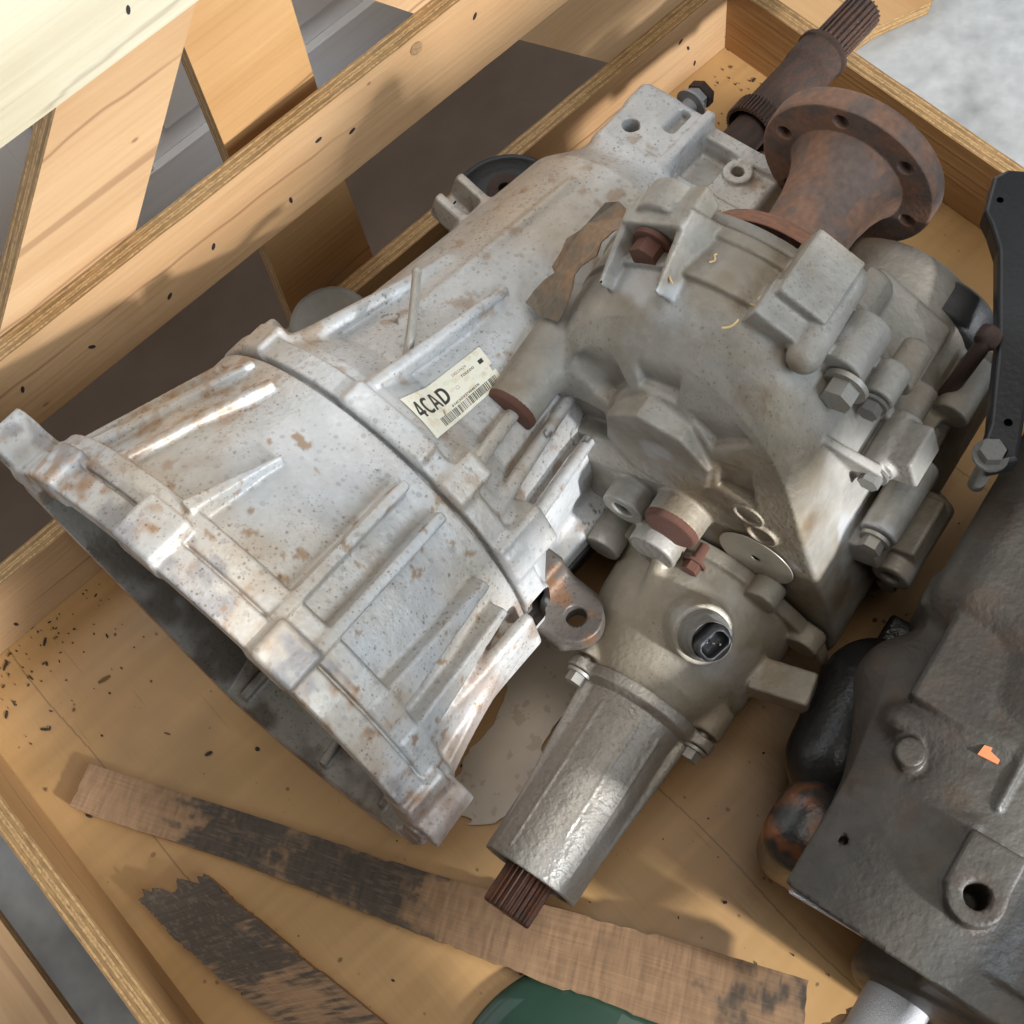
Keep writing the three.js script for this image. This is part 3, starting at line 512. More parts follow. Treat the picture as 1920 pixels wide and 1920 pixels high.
{
  const s = part('output_shaft', lathe([[0.001, 0.58], [0.0165, 0.58], [0.0165, 0.688], [0.018, 0.69], [0.018, 0.701], [0.0215, 0.703], [0.0215, 0.765], [0.0235, 0.775], [0.0235, 0.797], [0.0255, 0.799], [0.0255, 0.8035], [0.022, 0.805], [0.018, 0.808], [0.001, 0.808]]), rustDark, gearboxA);
  s.position.set(-0.004, 0.004, 0); s.userData.label = 'rusty output shaft with ring gear and splined tip';
  const gr = part('ring_gear', splined(0.026, 0.017, 44, 0.0024), rustDark, s); gr.position.z = 0.6845;
  const sp = part('spline', splined(0.0188, 0.064, 22, 0.0022), rustDark, s); sp.position.z = 0.807;
}

/* ---------- transfer gearbox with tube and rusty flange ---------- */
const transfer = thing('transfer_gearbox', 'dull grey transfer gearbox with long output tube and rusty round flange', 'gearbox');
transfer.position.set(0.3234, 0.2758, 0.2176); transfer.rotation.y = Math.atan2(0.2291, 0.9734); transfer.updateMatrixWorld();
// own frame: z along the shafts towards the tube, upper shaft at (0, 0), lower shaft at (LX, LY)
const LX = 0.06, LY = -0.173;
const frontF = new Field();
frontF.add(rev([[0, 0.158], [0.113, 0.158], [0.1135, 0.2], [0, 0.2]], 0, 0, 0.002), 0.002);
// chain housing: one belt-shaped drum round both shafts, flat in front, rounded off towards the top left
{
  const drum = ext(hull2(0, 0, 0.1135, LX + 0.004, LY, 0.101), 0.158, 0.281, 0.004);
  frontF.add({ b: FAR, f: (x, y, z) => { const s = -0.3 * x + 0.95 * y; return -smin(-drum.f(x, y, z), -(z + 0.62 * s - 0.291) * 0.85, 0.04); } }, 0.002);
}
// sharp-edged pockets and webs round the upper bearing cap
for (const [a, w0, w1, z0, r1] of [[12, 16, 13, 0.271, 0.08], [56, 17, 15, 0.26, 0.086], [104, 18, 16, 0.249, 0.09], [152, 17, 15, 0.251, 0.09], [196, 15, 12, 0.263, 0.088]]) { const p = (r, q) => [r * Math.cos(rad(q)), r * Math.sin(rad(q))]; frontF.sub(ext(poly2([p(0.05, a - w0), p(r1, a - w1), p(r1, a + w1), p(0.05, a + w0)]), z0, 0.33, 0.003), 0.003); }
frontF.add(ext(poly2(Array.from({ length: 8 }, (_, i) => [0.046 * Math.cos(rad(i * 45 + 20)), 0.046 * Math.sin(rad(i * 45 + 20))])), 0.22, 0.2795, 0.002), 0.003);
// bosses that look along the shafts
const bosses = [[-0.018, -0.079, 0.018, 0.302], [0.0255, -0.062, 0.0225, 0.3], [0.016, -0.096, 0.0205, 0.315], [-0.108, 0.008, 0.021, 0.306], [-0.03, -0.142, 0.0155, 0.318]];
for (const [x, y, r, z] of bosses) frontF.add(cyl([x, y, 0.2], [x, y, z], r * 1.1, r, 0.0015), 0.0025);
frontF.add(cap([-0.1, 0.004, 0.25], [-0.075, 0.0, 0.235], 0.024, 0.03), 0.005);
frontF.sub(cyl([-0.018, -0.079, 0.28], [-0.018, -0.079, 0.32], 0.0085), 0.001);
// split-line flange with bolt bosses round the top and right side
frontF.add(ext(hull2(0, 0, 0.118, LX + 0.003, LY, 0.112), 0.158, 0.1685, 0.002), 0.002);
const sideLugs = [[0.118, 0.045, 0.186, 0.0125], [0.137, -0.012, 0.205, 0.0135], [0.157, -0.066, 0.226, 0.0155], [0.178, -0.112, 0.232, 0.0165], [0.176, -0.165, 0.205, 0.0135], [0.158, -0.225, 0.196, 0.0135]];
for (const [x, y, z1, r] of [[-0.057, 0.104, 0.182, 0.02], [0.092, 0.081, 0.2, 0.018], ...sideLugs]) frontF.add(cyl([x, y, 0.158], [x, y, z1], r, r * 0.96, 0.002), 0.0025);
frontF.add(box([0.052, 0.112, 0.166], [0.019, 0.016, 0.028], 0.002, [[0.92, -0.4, 0], [0.4, 0.92, 0], [0, 0, 1]]), 0.002);
frontF.add(box([0.044, 0.108, 0.197], [0.017, 0.013, 0.015], 0.002, [[0.92, -0.4, 0], [0.4, 0.92, 0], [0, 0, 1]]), 0.002);
frontF.add(cap([0.069, 0.105, 0.15], [0.072, 0.103, 0.212], 0.013, 0.012), 0.002);
frontF.add(cyl([-0.057, 0.108, 0.15], [-0.057, 0.108, 0.176], 0.024, 0.023, 0.003), 0.002);
frontF.add(box([-0.057, 0.113, 0.166], [0.027, 0.010, 0.019], 0.002, [[0.87, 0.49, 0], [-0.49, 0.87, 0], [0, 0, 1]]), 0.002);
for (const s of [-0.026, 0.026]) frontF.add(fin([-0.057 + s * 0.87 - 0.006, 0.114 + s * 0.49 + 0.01, 0.17], [-0.057 + s * 0.87, 0.100 + s * 0.49, 0.225], [-0.49, 0.87, 0], 0.0035, 0.0008, 0.03), 0.002);
frontF.sub(cyl([-0.085, 0.1, 0.156], [-0.1, 0.135, 0.156], 0.006), 0.0008);
// blocks and webs between the side lugs
const SA = [[0.94, 0.34, 0], [-0.34, 0.94, 0], [0, 0, 1]];
frontF.add(box([0.152, -0.085, 0.208], [0.013, 0.014, 0.03], 0.002, SA), 0.002).add(box([0.176, -0.1, 0.192], [0.014, 0.011, 0.026], 0.002, SA), 0.002).add(box([0.17, -0.13, 0.185], [0.012, 0.012, 0.02], 0.002, SA), 0.002);
frontF.add(box([0.15, -0.01, 0.182], [0.013, 0.014, 0.018], 0.002, SA), 0.002).add(fin([0.104, 0.05, 0.232], [0.147, -0.01, 0.205], [0.9, 0.43, 0], 0.003, 0.004, 0.03), 0.002);
frontF.sub(cyl([0.168, -0.04, 0.12], [0.168, -0.04, 0.26], 0.012), 0.001);
frontF.sub(cyl([0.192, -0.14, 0.17], [0.192, -0.14, 0.26], 0.0135), 0.001);
frontF.sub(cyl([0.178, -0.112, 0.215], [0.178, -0.112, 0.26], 0.007), 0.001);
// shallow machined field for the round plate, cast rings
frontF.sub(cyl([0.089, -0.077, 0.2824], [0.089, -0.077, 0.31], 0.0325), 0.001);
for (const [x, y] of [[0.078, -0.01], [0.09, -0.032]]) { frontF.add(rev([[0.0105, 0.2815], [0.0125, 0.2815], [0.0125, 0.2837], [0.0105, 0.2837]], x, y, 0.0004), 0.001); }
function greyColor(x, y, z) {
  const a = fbm(x * 11 + 3, y * 11, z * 11, 4), b = fbm(x * 34, y * 34 + 7, z * 34, 4), f = fbm(x * 110, y * 110, z * 110, 3);
  let c = blend([0.37, 0.345, 0.305], [0.285, 0.235, 0.168], step(0.36, 0.6, a)); c = c.map(v => v * (0.86 + 0.4 * (b - 0.5) + 0.2 * (f - 0.5)));
  c = blend(c, [0.17, 0.115, 0.065], 0.7 * step(0.5, 0.68, b) * step(0.4, 0.6, a));
  return blend(c, [0.52, 0.53, 0.55], 0.5 * step(0.60, 0.70, fbm(x * 17, y * 17, z * 17 + 20, 4)));
}
part('front_case', meshField(frontF, [-0.17, -0.28, 0.14], [0.21, 0.14, 0.325], 0.0021, greyColor), greyMat, transfer);

const rearF = new Field();
rearF.add(rev([[0.0, 0.136], [0.0745, 0.136], [0.076, 0.1375], [0.084, 0.14], [0.093, 0.1435], [0.102, 0.147], [0.109, 0.155], [0, 0.155]], 0, 0, 0.002), 0.004);
rearF.add(ext(hull2(0.03, -0.05, 0.07, LX + 0.003, LY, 0.098), 0.112, 0.155, 0.01), 0.01);
rearF.add(ext(hull2(0.075, -0.075, 0.07, LX + 0.02, LY + 0.02, 0.095), 0.02, 0.155, 0.02), 0.012);
rearF.add(ext(hull2(0, 0, 0.115, LX + 0.003, LY, 0.105), 0.146, 0.1565, 0.003), 0.003);
rearF.add(box([0.073, -0.045, 0.117], [0.037, 0.05, 0.048], 0.004, [[0.86, -0.5, 0], [0.5, 0.86, 0], [0, 0, 1]]), 0.004);   // flat-topped shift housing
rearF.add(cyl([0.064, 0.016, 0.085], [0.064, 0.016, 0.15], 0.019), 0.005);
for (const d of [0.0, 0.026, 0.052]) rearF.add(box([0.147 + d * 0.28, -0.06 - d * 1.3, 0.09], [0.006, 0.0045, 0.06], 0.002), 0.006);
for (let i = 0; i < 5; i++) rearF.add(cyl([0.12 + i * 0.013, 0.02 - i * 0.05, 0.12], [0.12 + i * 0.013, 0.02 - i * 0.05, 0.155], 0.0115, 0.0125, 0.001), 0.002);
rearF.add(cyl([0.158, -0.05, 0.07], [0.158, -0.05, 0.12], 0.014), 0.006);
rearF.sub(cyl([0, 0, 0.08], [0, 0, 0.153], 0.07), 0.001);
const rearColor = (x, y, z) => blend(greyColor(x + 1, y, z), [0.19, 0.155, 0.115], 0.55);
part('rear_case', meshField(rearF, [-0.13, -0.285, 0.01], [0.2, 0.13, 0.16], 0.0026, rearColor), greyMat, transfer);
part('breather_pipe', mergeGeometries([tubeCurve([[0.147, -0.05, 0.105], [0.152, -0.02, 0.096], [0.157, 0.012, 0.084]], 0.0062), lathe([[0.0, -0.006], [0.0085, -0.006], [0.009, 0], [0.0085, 0.005], [0, 0.006]], 16).translate(0.157, 0.012, 0.084)]), rustDark, transfer);
part('seal_cover', lathe([[0, 0.03], [0.04, 0.03], [0.043, 0.034], [0.043, 0.06], [0.03, 0.06]], 40).translate(0.112, -0.06, 0.0), blackMat, transfer);

// lower output housing, joint flange and long tube
const houseF = new Field();
houseF.add(rev([[0, 0.285], [0.078, 0.285], [0.078, 0.3], [0.075, 0.312], [0.074, 0.335], [0.071, 0.362], [0.062, 0.388], [0.053, 0.402], [0, 0.402]], LX - 0.004, LY - 0.008, 0.002), 0.003);
houseF.add(ext(hull2(LX - 0.006, LY - 0.006, 0.082, LX + 0.02, LY - 0.03, 0.085), 0.2835, 0.296, 0.002), 0.003);
for (const [d, r, z1] of [[120, 0.083, 0.312], [55, 0.078, 0.302], [10, 0.086, 0.302], [160, 0.082, 0.302]]) houseF.add(cyl([LX + r * Math.cos(rad(d)), LY + r * Math.sin(rad(d)), 0.2835], [LX + r * Math.cos(rad(d)), LY + r * Math.sin(rad(d)), z1], 0.0135), 0.0025);
houseF.add(box([LX + 0.088, LY + 0.015, 0.335], [0.024, 0.012, 0.014], 0.002, [[0.97, 0.1, -0.2], [-0.1, 0.99, 0], [0.2, 0.02, 0.97]]), 0.004);
houseF.add(cyl([0.06, -0.135, 0.335], [0.085, -0.09, 0.352], 0.027, 0.0235, 0.002), 0.005);               // boss of the speed sensor
houseF.add(cap([0.02, -0.105, 0.3], [0.035, -0.125, 0.37], 0.007, 0.004), 0.006);
for (const [d, L] of [[152, 1], [8, 1], [268, 1]]) { const x = LX + 0.056 * Math.cos(rad(d)), y = LY + 0.056 * Math.sin(rad(d)); houseF.add(cyl([x, y, 0.375], [x, y, 0.4], 0.0135), 0.006); }
const houseColor = (x, y, z) => blend(greyColor(x, y + 2, z), [0.36, 0.31, 0.235], 0.5);
part('output_housing', meshField(houseF, [-0.06, -0.285, 0.27], [0.2, -0.05, 0.41], 0.0024, houseColor), greyMat, transfer);
const tubeF = new Field();
tubeF.add(rev([[0, 0.4035], [0.053, 0.4035], [0.053, 0.411], [0.0435, 0.415], [0.041, 0.43], [0.040, 0.53], [0.0395, 0.5635], [0, 0.5635]], LX, LY, 0.001), 0.002);
for (const [d, L] of [[152, 1], [8, 1], [268, 1]]) { const x = LX + 0.056 * Math.cos(rad(d)), y = LY + 0.056 * Math.sin(rad(d)); tubeF.add(cyl([x, y, 0.4035], [x, y, 0.4125], 0.0125), 0.004); tubeF.add(cap([LX + 0.046 * Math.cos(rad(d)), LY + 0.046 * Math.sin(rad(d)), 0.41], [LX + 0.0395 * Math.cos(rad(d)), LY + 0.0395 * Math.sin(rad(d)), 0.54], 0.006, 0.0008), 0.003); }
for (const [d, zz] of [[118, 0.555], [72, 0.525], [42, 0.55]]) tubeF.add(cap([LX + 0.0405 * Math.cos(rad(d)), LY + 0.0405 * Math.sin(rad(d)), 0.415], [LX + 0.0396 * Math.cos(rad(d)), LY + 0.0396 * Math.sin(rad(d)), zz], 0.0028, 0.0018), 0.0008);
tubeF.sub(cyl([LX, LY, 0.5], [LX, LY, 0.6], 0.034), 0.001);
const tubeColor = (x, y, z) => blend(greyColor(x, y, z * 0.35 + 3), [0.34, 0.315, 0.285], 0.55);
part('extension_tube', meshField(tubeF, [-0.02, -0.26, 0.395], [0.14, -0.09, 0.575], 0.0016, tubeColor), castMat({ map: T4(greyMap), roughness: 0.58, metalness: 0.3, bumpScale: 0.001 }), transfer);
part('oil_seal', lathe([[0.02, 0.545], [0.0335, 0.545], [0.0338, 0.556], [0.03, 0.557], [0.024, 0.553], [0.02, 0.553]], 40).translate(LX, LY, 0), blackMat, transfer);
{ const s = part('tube_shaft', splined(0.0205, 0.06, 26, 0.0022), new THREE.MeshPhysicalMaterial({ map: rep(rustMap, 12, 12), color: new THREE.Color().setRGB(0.62, 0.45, 0.38), roughness: 0.5, metalness: 0.4 }), transfer); s.position.set(LX, LY, 0.535); s.userData.label = 'rusty splined shaft end poking out of the tube'; }
// bolts on the housing
const boltGeo = hexBolt(0.02, 0.005, 0.0078, 0.008);
for (const d of [152, 8, 268]) { const b = part('bolt', boltGeo, paleMat, transfer); b.position.set(LX + 0.056 * Math.cos(rad(d)), LY + 0.056 * Math.sin(rad(d)), 0.416); b.rotation.z = d; }
for (const [x, y, z, m, s] of [[-0.057, 0.104, 0.19, rustRed, 1.45], [0.1, 0.075, 0.205, paleMat, 1.5], [0.118, 0.045, 0.191, dullSteel, 1.0], [0.137, -0.012, 0.21, dullSteel, 1.05], [0.157, -0.066, 0.231, paleMat, 1.1], [0.176, -0.165, 0.21, paleMat, 1.1], [0.048, -0.098, 0.305, rustRed, 0.9], [0.158, -0.225, 0.201, dullSteel, 1.1]]) { const b = part('bolt', boltGeo, m, transfer); b.position.set(x, y, z); b.scale.setScalar(s); b.rotation.z = x * 50; }
// brown rubber plugs in the bosses
for (const [x, y, z, r] of [[0.0255, -0.062, 0.2995, 0.022], [-0.108, 0.008, 0.3055, 0.0205]]) { const p = part('plug', lathe([[0, -0.004], [r, -0.004], [r + 0.0008, 0], [r, 0.0035], [r - 0.002, 0.0045], [0, 0.005]], 36), rustRed, transfer); p.position.set(x, y, z); p.userData.label = 'rusty brown round plug'; }
// round identification plate
{
  const c = document.createElement('canvas'); c.width = c.height = 256; const k = c.getContext('2d'); k.fillStyle = '#a89f90'; k.fillRect(0, 0, 256, 256); const rr = rng(9);
  for (let i = 0; i < 300; i++) { k.fillStyle = `rgba(${80 + 90 * rr() | 0},${70 + 80 * rr() | 0},${55 + 60 * rr() | 0},0.12)`; k.fillRect(rr() * 256, rr() * 256, 2 + 30 * rr(), 1 + 2 * rr()); }
  const t = new THREE.CanvasTexture(c); t.colorSpace = THREE.SRGBColorSpace;
  const g = lathe([[0.0042, -0.0006], [0.031, -0.0006], [0.0315, 0], [0.031, 0.0007], [0.0042, 0.0007], [0.0042, -0.0006]], 56); const p = g.attributes.position, uv = g.attributes.uv; for (let i = 0; i < p.count; i++) uv.setXY(i, 0.5 + p.getX(i) / 0.064, 0.5 + p.getY(i) / 0.064);
  const m = part('round_plate', g, new THREE.MeshPhysicalMaterial({ map: t, roughness: 0.4, metalness: 0.55 }), transfer); m.position.set(0.089, -0.077, 0.2834); m.rotation.z = 0.4;
}
// speed sensor with a connector socket
{
  const up = new THREE.Vector3(0.45, 0.8, 0.3).normalize(), s = part('speed_sensor', lathe([[0, -0.01], [0.0195, -0.01], [0.0195, 0.004], [0.018, 0.006], [0.018, 0.012], [0.0155, 0.014], [0.0155, 0.022], [0.0145, 0.0225], [0.0145, 0.014], [0, 0.014]], 40), dullSteel, transfer);
  s.position.set(0.085, -0.09, 0.352); s.quaternion.setFromUnitVectors(new THREE.Vector3(0, 0, 1), up);
  const F = new Field().add(box([0, 0, 0.012], [0.0135, 0.0095, 0.013], 0.006), 0.001).sub(box([0, 0, 0.025], [0.0105, 0.0065, 0.013], 0.005), 0.0005);
  const sock = part('connector', meshField(F, [-0.016, -0.012, -0.004], [0.016, 0.012, 0.028], 0.001), plasticMat, s); sock.position.set(0, 0, 0.008); sock.rotation.set(0, 0, 0.9);
  const pin = new THREE.BoxGeometry(0.001, 0.001, 0.009); part('pin', mergeGeometries([-0.005, 0, 0.005].map(x => pin.clone().translate(x, 0, 0.016))), steelMat, s).position.set(0, 0, 0.008);
}
// rusty output flange: plate with six holes, flared neck, slinger ring
{
  const F = new Field();
  F.add(rev([[0.0, -0.018], [0.0715, -0.018], [0.0725, -0.016], [0.0725, -0.002], [0.0715, 0.0], [0.047, 0.0], [0.043, 0.006], [0.037, 0.022], [0.033, 0.042], [0.0315, 0.07], [0.033, 0.1], [0, 0.1]], 0, 0, 0.0008), 0.003);
  for (let i = 0; i < 6; i++) { const a = rad(101 + i * 60); F.sub(cyl([0.0585 * Math.cos(a), 0.0585 * Math.sin(a), -0.04], [0.0585 * Math.cos(a), 0.0585 * Math.sin(a), 0.02], 0.0063), 0.0008); }
  part('output_flange', meshField(F, [-0.08, -0.08, -0.022], [0.08, 0.08, 0.106], 0.0014, null, 1), rustMat, transfer).userData.label = 'rusty round flange with bolt holes and flared neck';
  part('slinger_ring', lathe([[0.032, 0.083], [0.061, 0.083], [0.0655, 0.086], [0.0665, 0.096], [0.0655, 0.0985], [0.0635, 0.0915], [0.058, 0.088], [0.032, 0.088], [0.032, 0.083]], 72), new THREE.MeshPhysicalMaterial({ map: rep(rustMap, 8, 8), color: new THREE.Color().setRGB(1.15, 0.85, 0.7), roughness: 0.75, metalness: 0.1 }), transfer).position.z = 0.015;
}
// torn brown gasket hanging out of the joint on the left and lying over the big gearbox
{
  const r = rng(21), out = [[1135, 380, 0.372], [1160, 378, 0.374], [1186, 402, 0.376], [1180, 425, 0.378], [1150, 432, 0.374], [1128, 455, 0.366], [1118, 480, 0.36], [1090, 498, 0.352], [1078, 515, 0.345], [1072, 540, 0.335], [1062, 575, 0.325], [1046, 604, 0.312], [1015, 592, 0.306], [984, 566, 0.303], [1000, 545, 0.308], [1022, 525, 0.318], [1040, 512, 0.326], [1034, 500, 0.328], [1052, 470, 0.338], [1062, 446, 0.345], [1088, 430, 0.352], [1098, 418, 0.358]];
  const n = out.length, P = [], I = [], w = out.map(([a, b, y]) => transfer.worldToLocal(onY(a + 4 * (r() - 0.5), b + 4 * (r() - 0.5), y)));
  const flat = out.map(([a, b]) => new THREE.Vector2(a, -b)), tri = THREE.ShapeUtils.triangulateShape(flat, []);
  for (const p of w) P.push(p.x, p.y, p.z); for (const p of w) P.push(p.x, p.y - 0.0018, p.z - 0.0012);
  for (const [a, b, c] of tri) { I.push(a, b, c, n + a, n + c, n + b); }
  for (let i = 0; i < n; i++) { const j = (i + 1) % n; I.push(i, n + i, j, j, n + i, n + j); }
  let g = new THREE.BufferGeometry(); g.setAttribute('position', new THREE.Float32BufferAttribute(P, 3)); g.setAttribute('uv', new THREE.Float32BufferAttribute(P.flatMap((v, i) => i % 3 ? [] : [P[i], P[i + 2]]), 2)); g.setIndex(I); g = g.toNonIndexed(); g.computeVertexNormals();
  const m = part('gasket', g, new THREE.MeshPhysicalMaterial({ map: rep(rustMap, 9, 9), color: new THREE.Color().setRGB(1.15, 1.35, 1.25), roughness: 0.7, side: THREE.DoubleSide }), transfer); m.userData.label = 'torn brown gasket paper';
}

/* ---------- dark gearbox at the right ---------- */
const darkBox = thing('dark_gearbox', 'dark grimy cast gearbox with black pan and bare steel shaft', 'gearbox');
darkBox.rotation.y = Math.atan2(0.2291, 0.9734);            // same turn as the transfer gearbox; own x, z measured from the crate corner
const darkF = new Field();
darkF.add(box([0.57, 0.125, 0.6], [0.08, 0.1, 0.105], 0.02), 0.004);                           // body under the rounded top
{ const c = cyl([0.578, 0.088, 0.4], [0.578, 0.088, 0.9], 0.162, 0.162, 0.01); darkF.add({ b: FAR, f: (x, y, z) => Math.max(c.f(x, y, z), 0.489 - x, (z - 0.776 + (0.25 - y) * 0.28) * 0.96, 0.1 - y) }, 0.008); }
darkF.add(box([0.6, 0.16, 0.44], [0.125, 0.10, 0.12], 0.03), 0.02);
darkF.add(cyl([0.675, 0.118, 0.2], [0.675, 0.118, 0.78], 0.125, 0.12, 0.01), 0.012);
darkF.add(cyl([0.62, 0.14, 0.2], [0.62, 0.14, 0.6], 0.13, 0.13, 0.02), 0.02);
darkF.add(cap([0.51, 0.20, 0.645], [0.497, 0.195, 0.6], 0.03, 0.04), 0.02);
darkF.add(box([0.492, 0.2, 0.535], [0.02, 0.025, 0.014], 0.004), 0.008);
darkF.add(fin([0.579, 0.2525, 0.66], [0.579, 0.262, 0.40], [0, 1, 0], 0.0022, 0.003, 0.03), 0.002);
darkF.add(box([0.533, 0.2465, 0.57], [0.036, 0.005, 0.05], 0.0015), 0.0015).add(box([0.62, 0.252, 0.5], [0.035, 0.012, 0.09], 0.003), 0.004).add(cyl([0.516, 0.24, 0.655], [0.516, 0.2525, 0.655], 0.011, 0.01, 0.001), 0.002);
darkF.add(box([0.59, 0.256, 0.7], [0.019, 0.006, 0.02], 0.002), 0.002).add(cyl([0.592, 0.249, 0.717], [0.592, 0.262, 0.717], 0.019), 0.002);
darkF.add(cap([0.50, 0.236, 0.635], [0.572, 0.244, 0.615], 0.010, 0.008), 0.012);
darkF.add(cap([0.50, 0.226, 0.69], [0.572, 0.247, 0.675], 0.004, 0.004), 0.006);
darkF.add(box([0.64, 0.2, 0.765], [0.05, 0.045, 0.012], 0.004), 0.004);
darkF.sub(cyl([0.592, 0.22, 0.717], [0.592, 0.3, 0.717], 0.0085), 0.001);
darkF.sub(cyl([0.508, 0.22, 0.725], [0.508, 0.3, 0.725], 0.003), 0.001);
const darkColor = (x, y, z) => { const a = fbm(x * 12, y * 12, z * 12 + 5, 4), b = fbm(x * 45, y * 45, z * 45, 4); let c = blend([0.056, 0.044, 0.034], [0.088, 0.078, 0.064], step(0.38, 0.64, a)); c = c.map(v => v * (0.8 + 0.55 * (b - 0.3))); return blend(c, [0.07, 0.045, 0.03], 0.6 * step(0.55, 0.7, b)); };
part('casing', meshField(darkF, [0.44, 0.0, 0.19], [0.84, 0.28, 0.97], 0.003, darkColor), darkMat, darkBox);
{
  const F = new Field().add(box([0.61, 0.055, 0.62], [0.15, 0.04, 0.1], 0.03), 0.004).add(box([0.49, 0.13, 0.717], [0.035, 0.06, 0.034], 0.026), 0.006).add(cap([0.478, 0.1, 0.645], [0.476, 0.1, 0.585], 0.042, 0.045), 0.012).add(box([0.61, 0.092, 0.62], [0.155, 0.004, 0.105], 0.003), 0.003);
  part('pan', meshField(F, [0.41, 0.01, 0.49], [0.78, 0.2, 0.79], 0.003, (x, y, z) => blend([0.022, 0.021, 0.02], [0.19, 0.065, 0.022], step(0.678, 0.695, z + 0.02 * (fbm(x * 50, y * 50, z * 50, 3) - 0.5)) * step(0.42, 0.56, fbm(x * 36, y * 36, z * 36, 4)))), castMat({ map: T4(greyMap), roughness: 0.38, metalness: 0.15 }), darkBox).userData.label = 'black oil pan with an orange rust patch';
}
part('steel_shaft', lathe([[0, 0.68], [0.0235, 0.68], [0.0235, 0.826], [0.022, 0.829], [0, 0.829]], 48).translate(0.593, 0.13, 0), steelMat, darkBox);
part('gasket_edge', new RoundedBoxGeometry(0.07, 0.006, 0.003, 2, 0.0014).rotateZ(0.2).translate(0.528, 0.226, 0.7705), steelMat, darkBox);
{
  // black strap lever standing off the casing
  const P = [[1858, 375], [1868, 340], [1890, 328], [1935, 332], [1950, 420], [1928, 600], [1916, 760], [1900, 860], [1862, 868], [1848, 842], [1862, 800], [1878, 640], [1878, 470], [1864, 425], [1852, 400]];
  const y0 = 0.285, q = P.map(([a, b]) => onY(a, b, y0)), sh = new THREE.Shape(q.map(p => new THREE.Vector2(p.x, -p.z)));
  const hole = (px, py, r) => { const c = onY(px, py, y0), h = new THREE.Path(); h.absarc(c.x, -c.z, r, 0, Math.PI * 2, true); sh.holes.push(h); };
  hole(1873, 381, 0.0026); hole(1888, 797, 0.003);
  const g = new THREE.ExtrudeGeometry(sh, { depth: 0.014, bevelEnabled: true, bevelSize: 0.003, bevelThickness: 0.004, bevelSegments: 3, curveSegments: 20 }); g.rotateX(-Math.PI / 2); g.translate(0, y0 - 0.014, 0);
  const lv = part('lever', g, blackMat, darkBox); lv.rotation.y = -darkBox.rotation.y; lv.userData.label = 'black strap lever with eyed end';
  const b1 = part('bolt', hexBolt(0.05, 0.006, 0.009, 0.008), dullSteel, darkBox); b1.rotation.x = -Math.PI / 2; const p = onY(1858, 852, 0.289).applyAxisAngle(new THREE.Vector3(0, 1, 0), -darkBox.rotation.y); b1.position.copy(p);
}

/* ---------- loose wood, green drum, scraps ---------- */
const oldTex = (seed, bare) => dataTex(2048, 256, (u, v) => {
  const saw = tf(u, v, 230, 3, seed, 2), gr = tf(u, v, 16, 60, seed + 5, 2), bl = tf(u, v, 9, 2, seed + 9, 3), st = tf(u, v, 70, 5, seed + 13, 3);
  const base = bare(u + 0.06 * (tf(u, v, 9, 6, seed + 21, 3) - 0.5), v), d = clamp(base + 0.6 * (bl - 0.5) + 0.75 * (st - 0.5) + 0.25 * (saw - 0.5)); const k = 0.72 + 0.5 * saw + 0.3 * (gr - 0.5);
  const dark = 0.95 * step(0.28, 0.66, d), n = step(0.6, 0.72, tf(u, v, 60, 30, seed + 17, 3)) * dark * 0.5;
  let c = [mix(0.26, 0.058, dark) * k, mix(0.152, 0.044, dark) * k, mix(0.08, 0.032, dark) * k]; return [mix(c[0], 0.22, n * 0.5), mix(c[1], 0.165, n * 0.5), mix(c[2], 0.11, n * 0.5)];
});
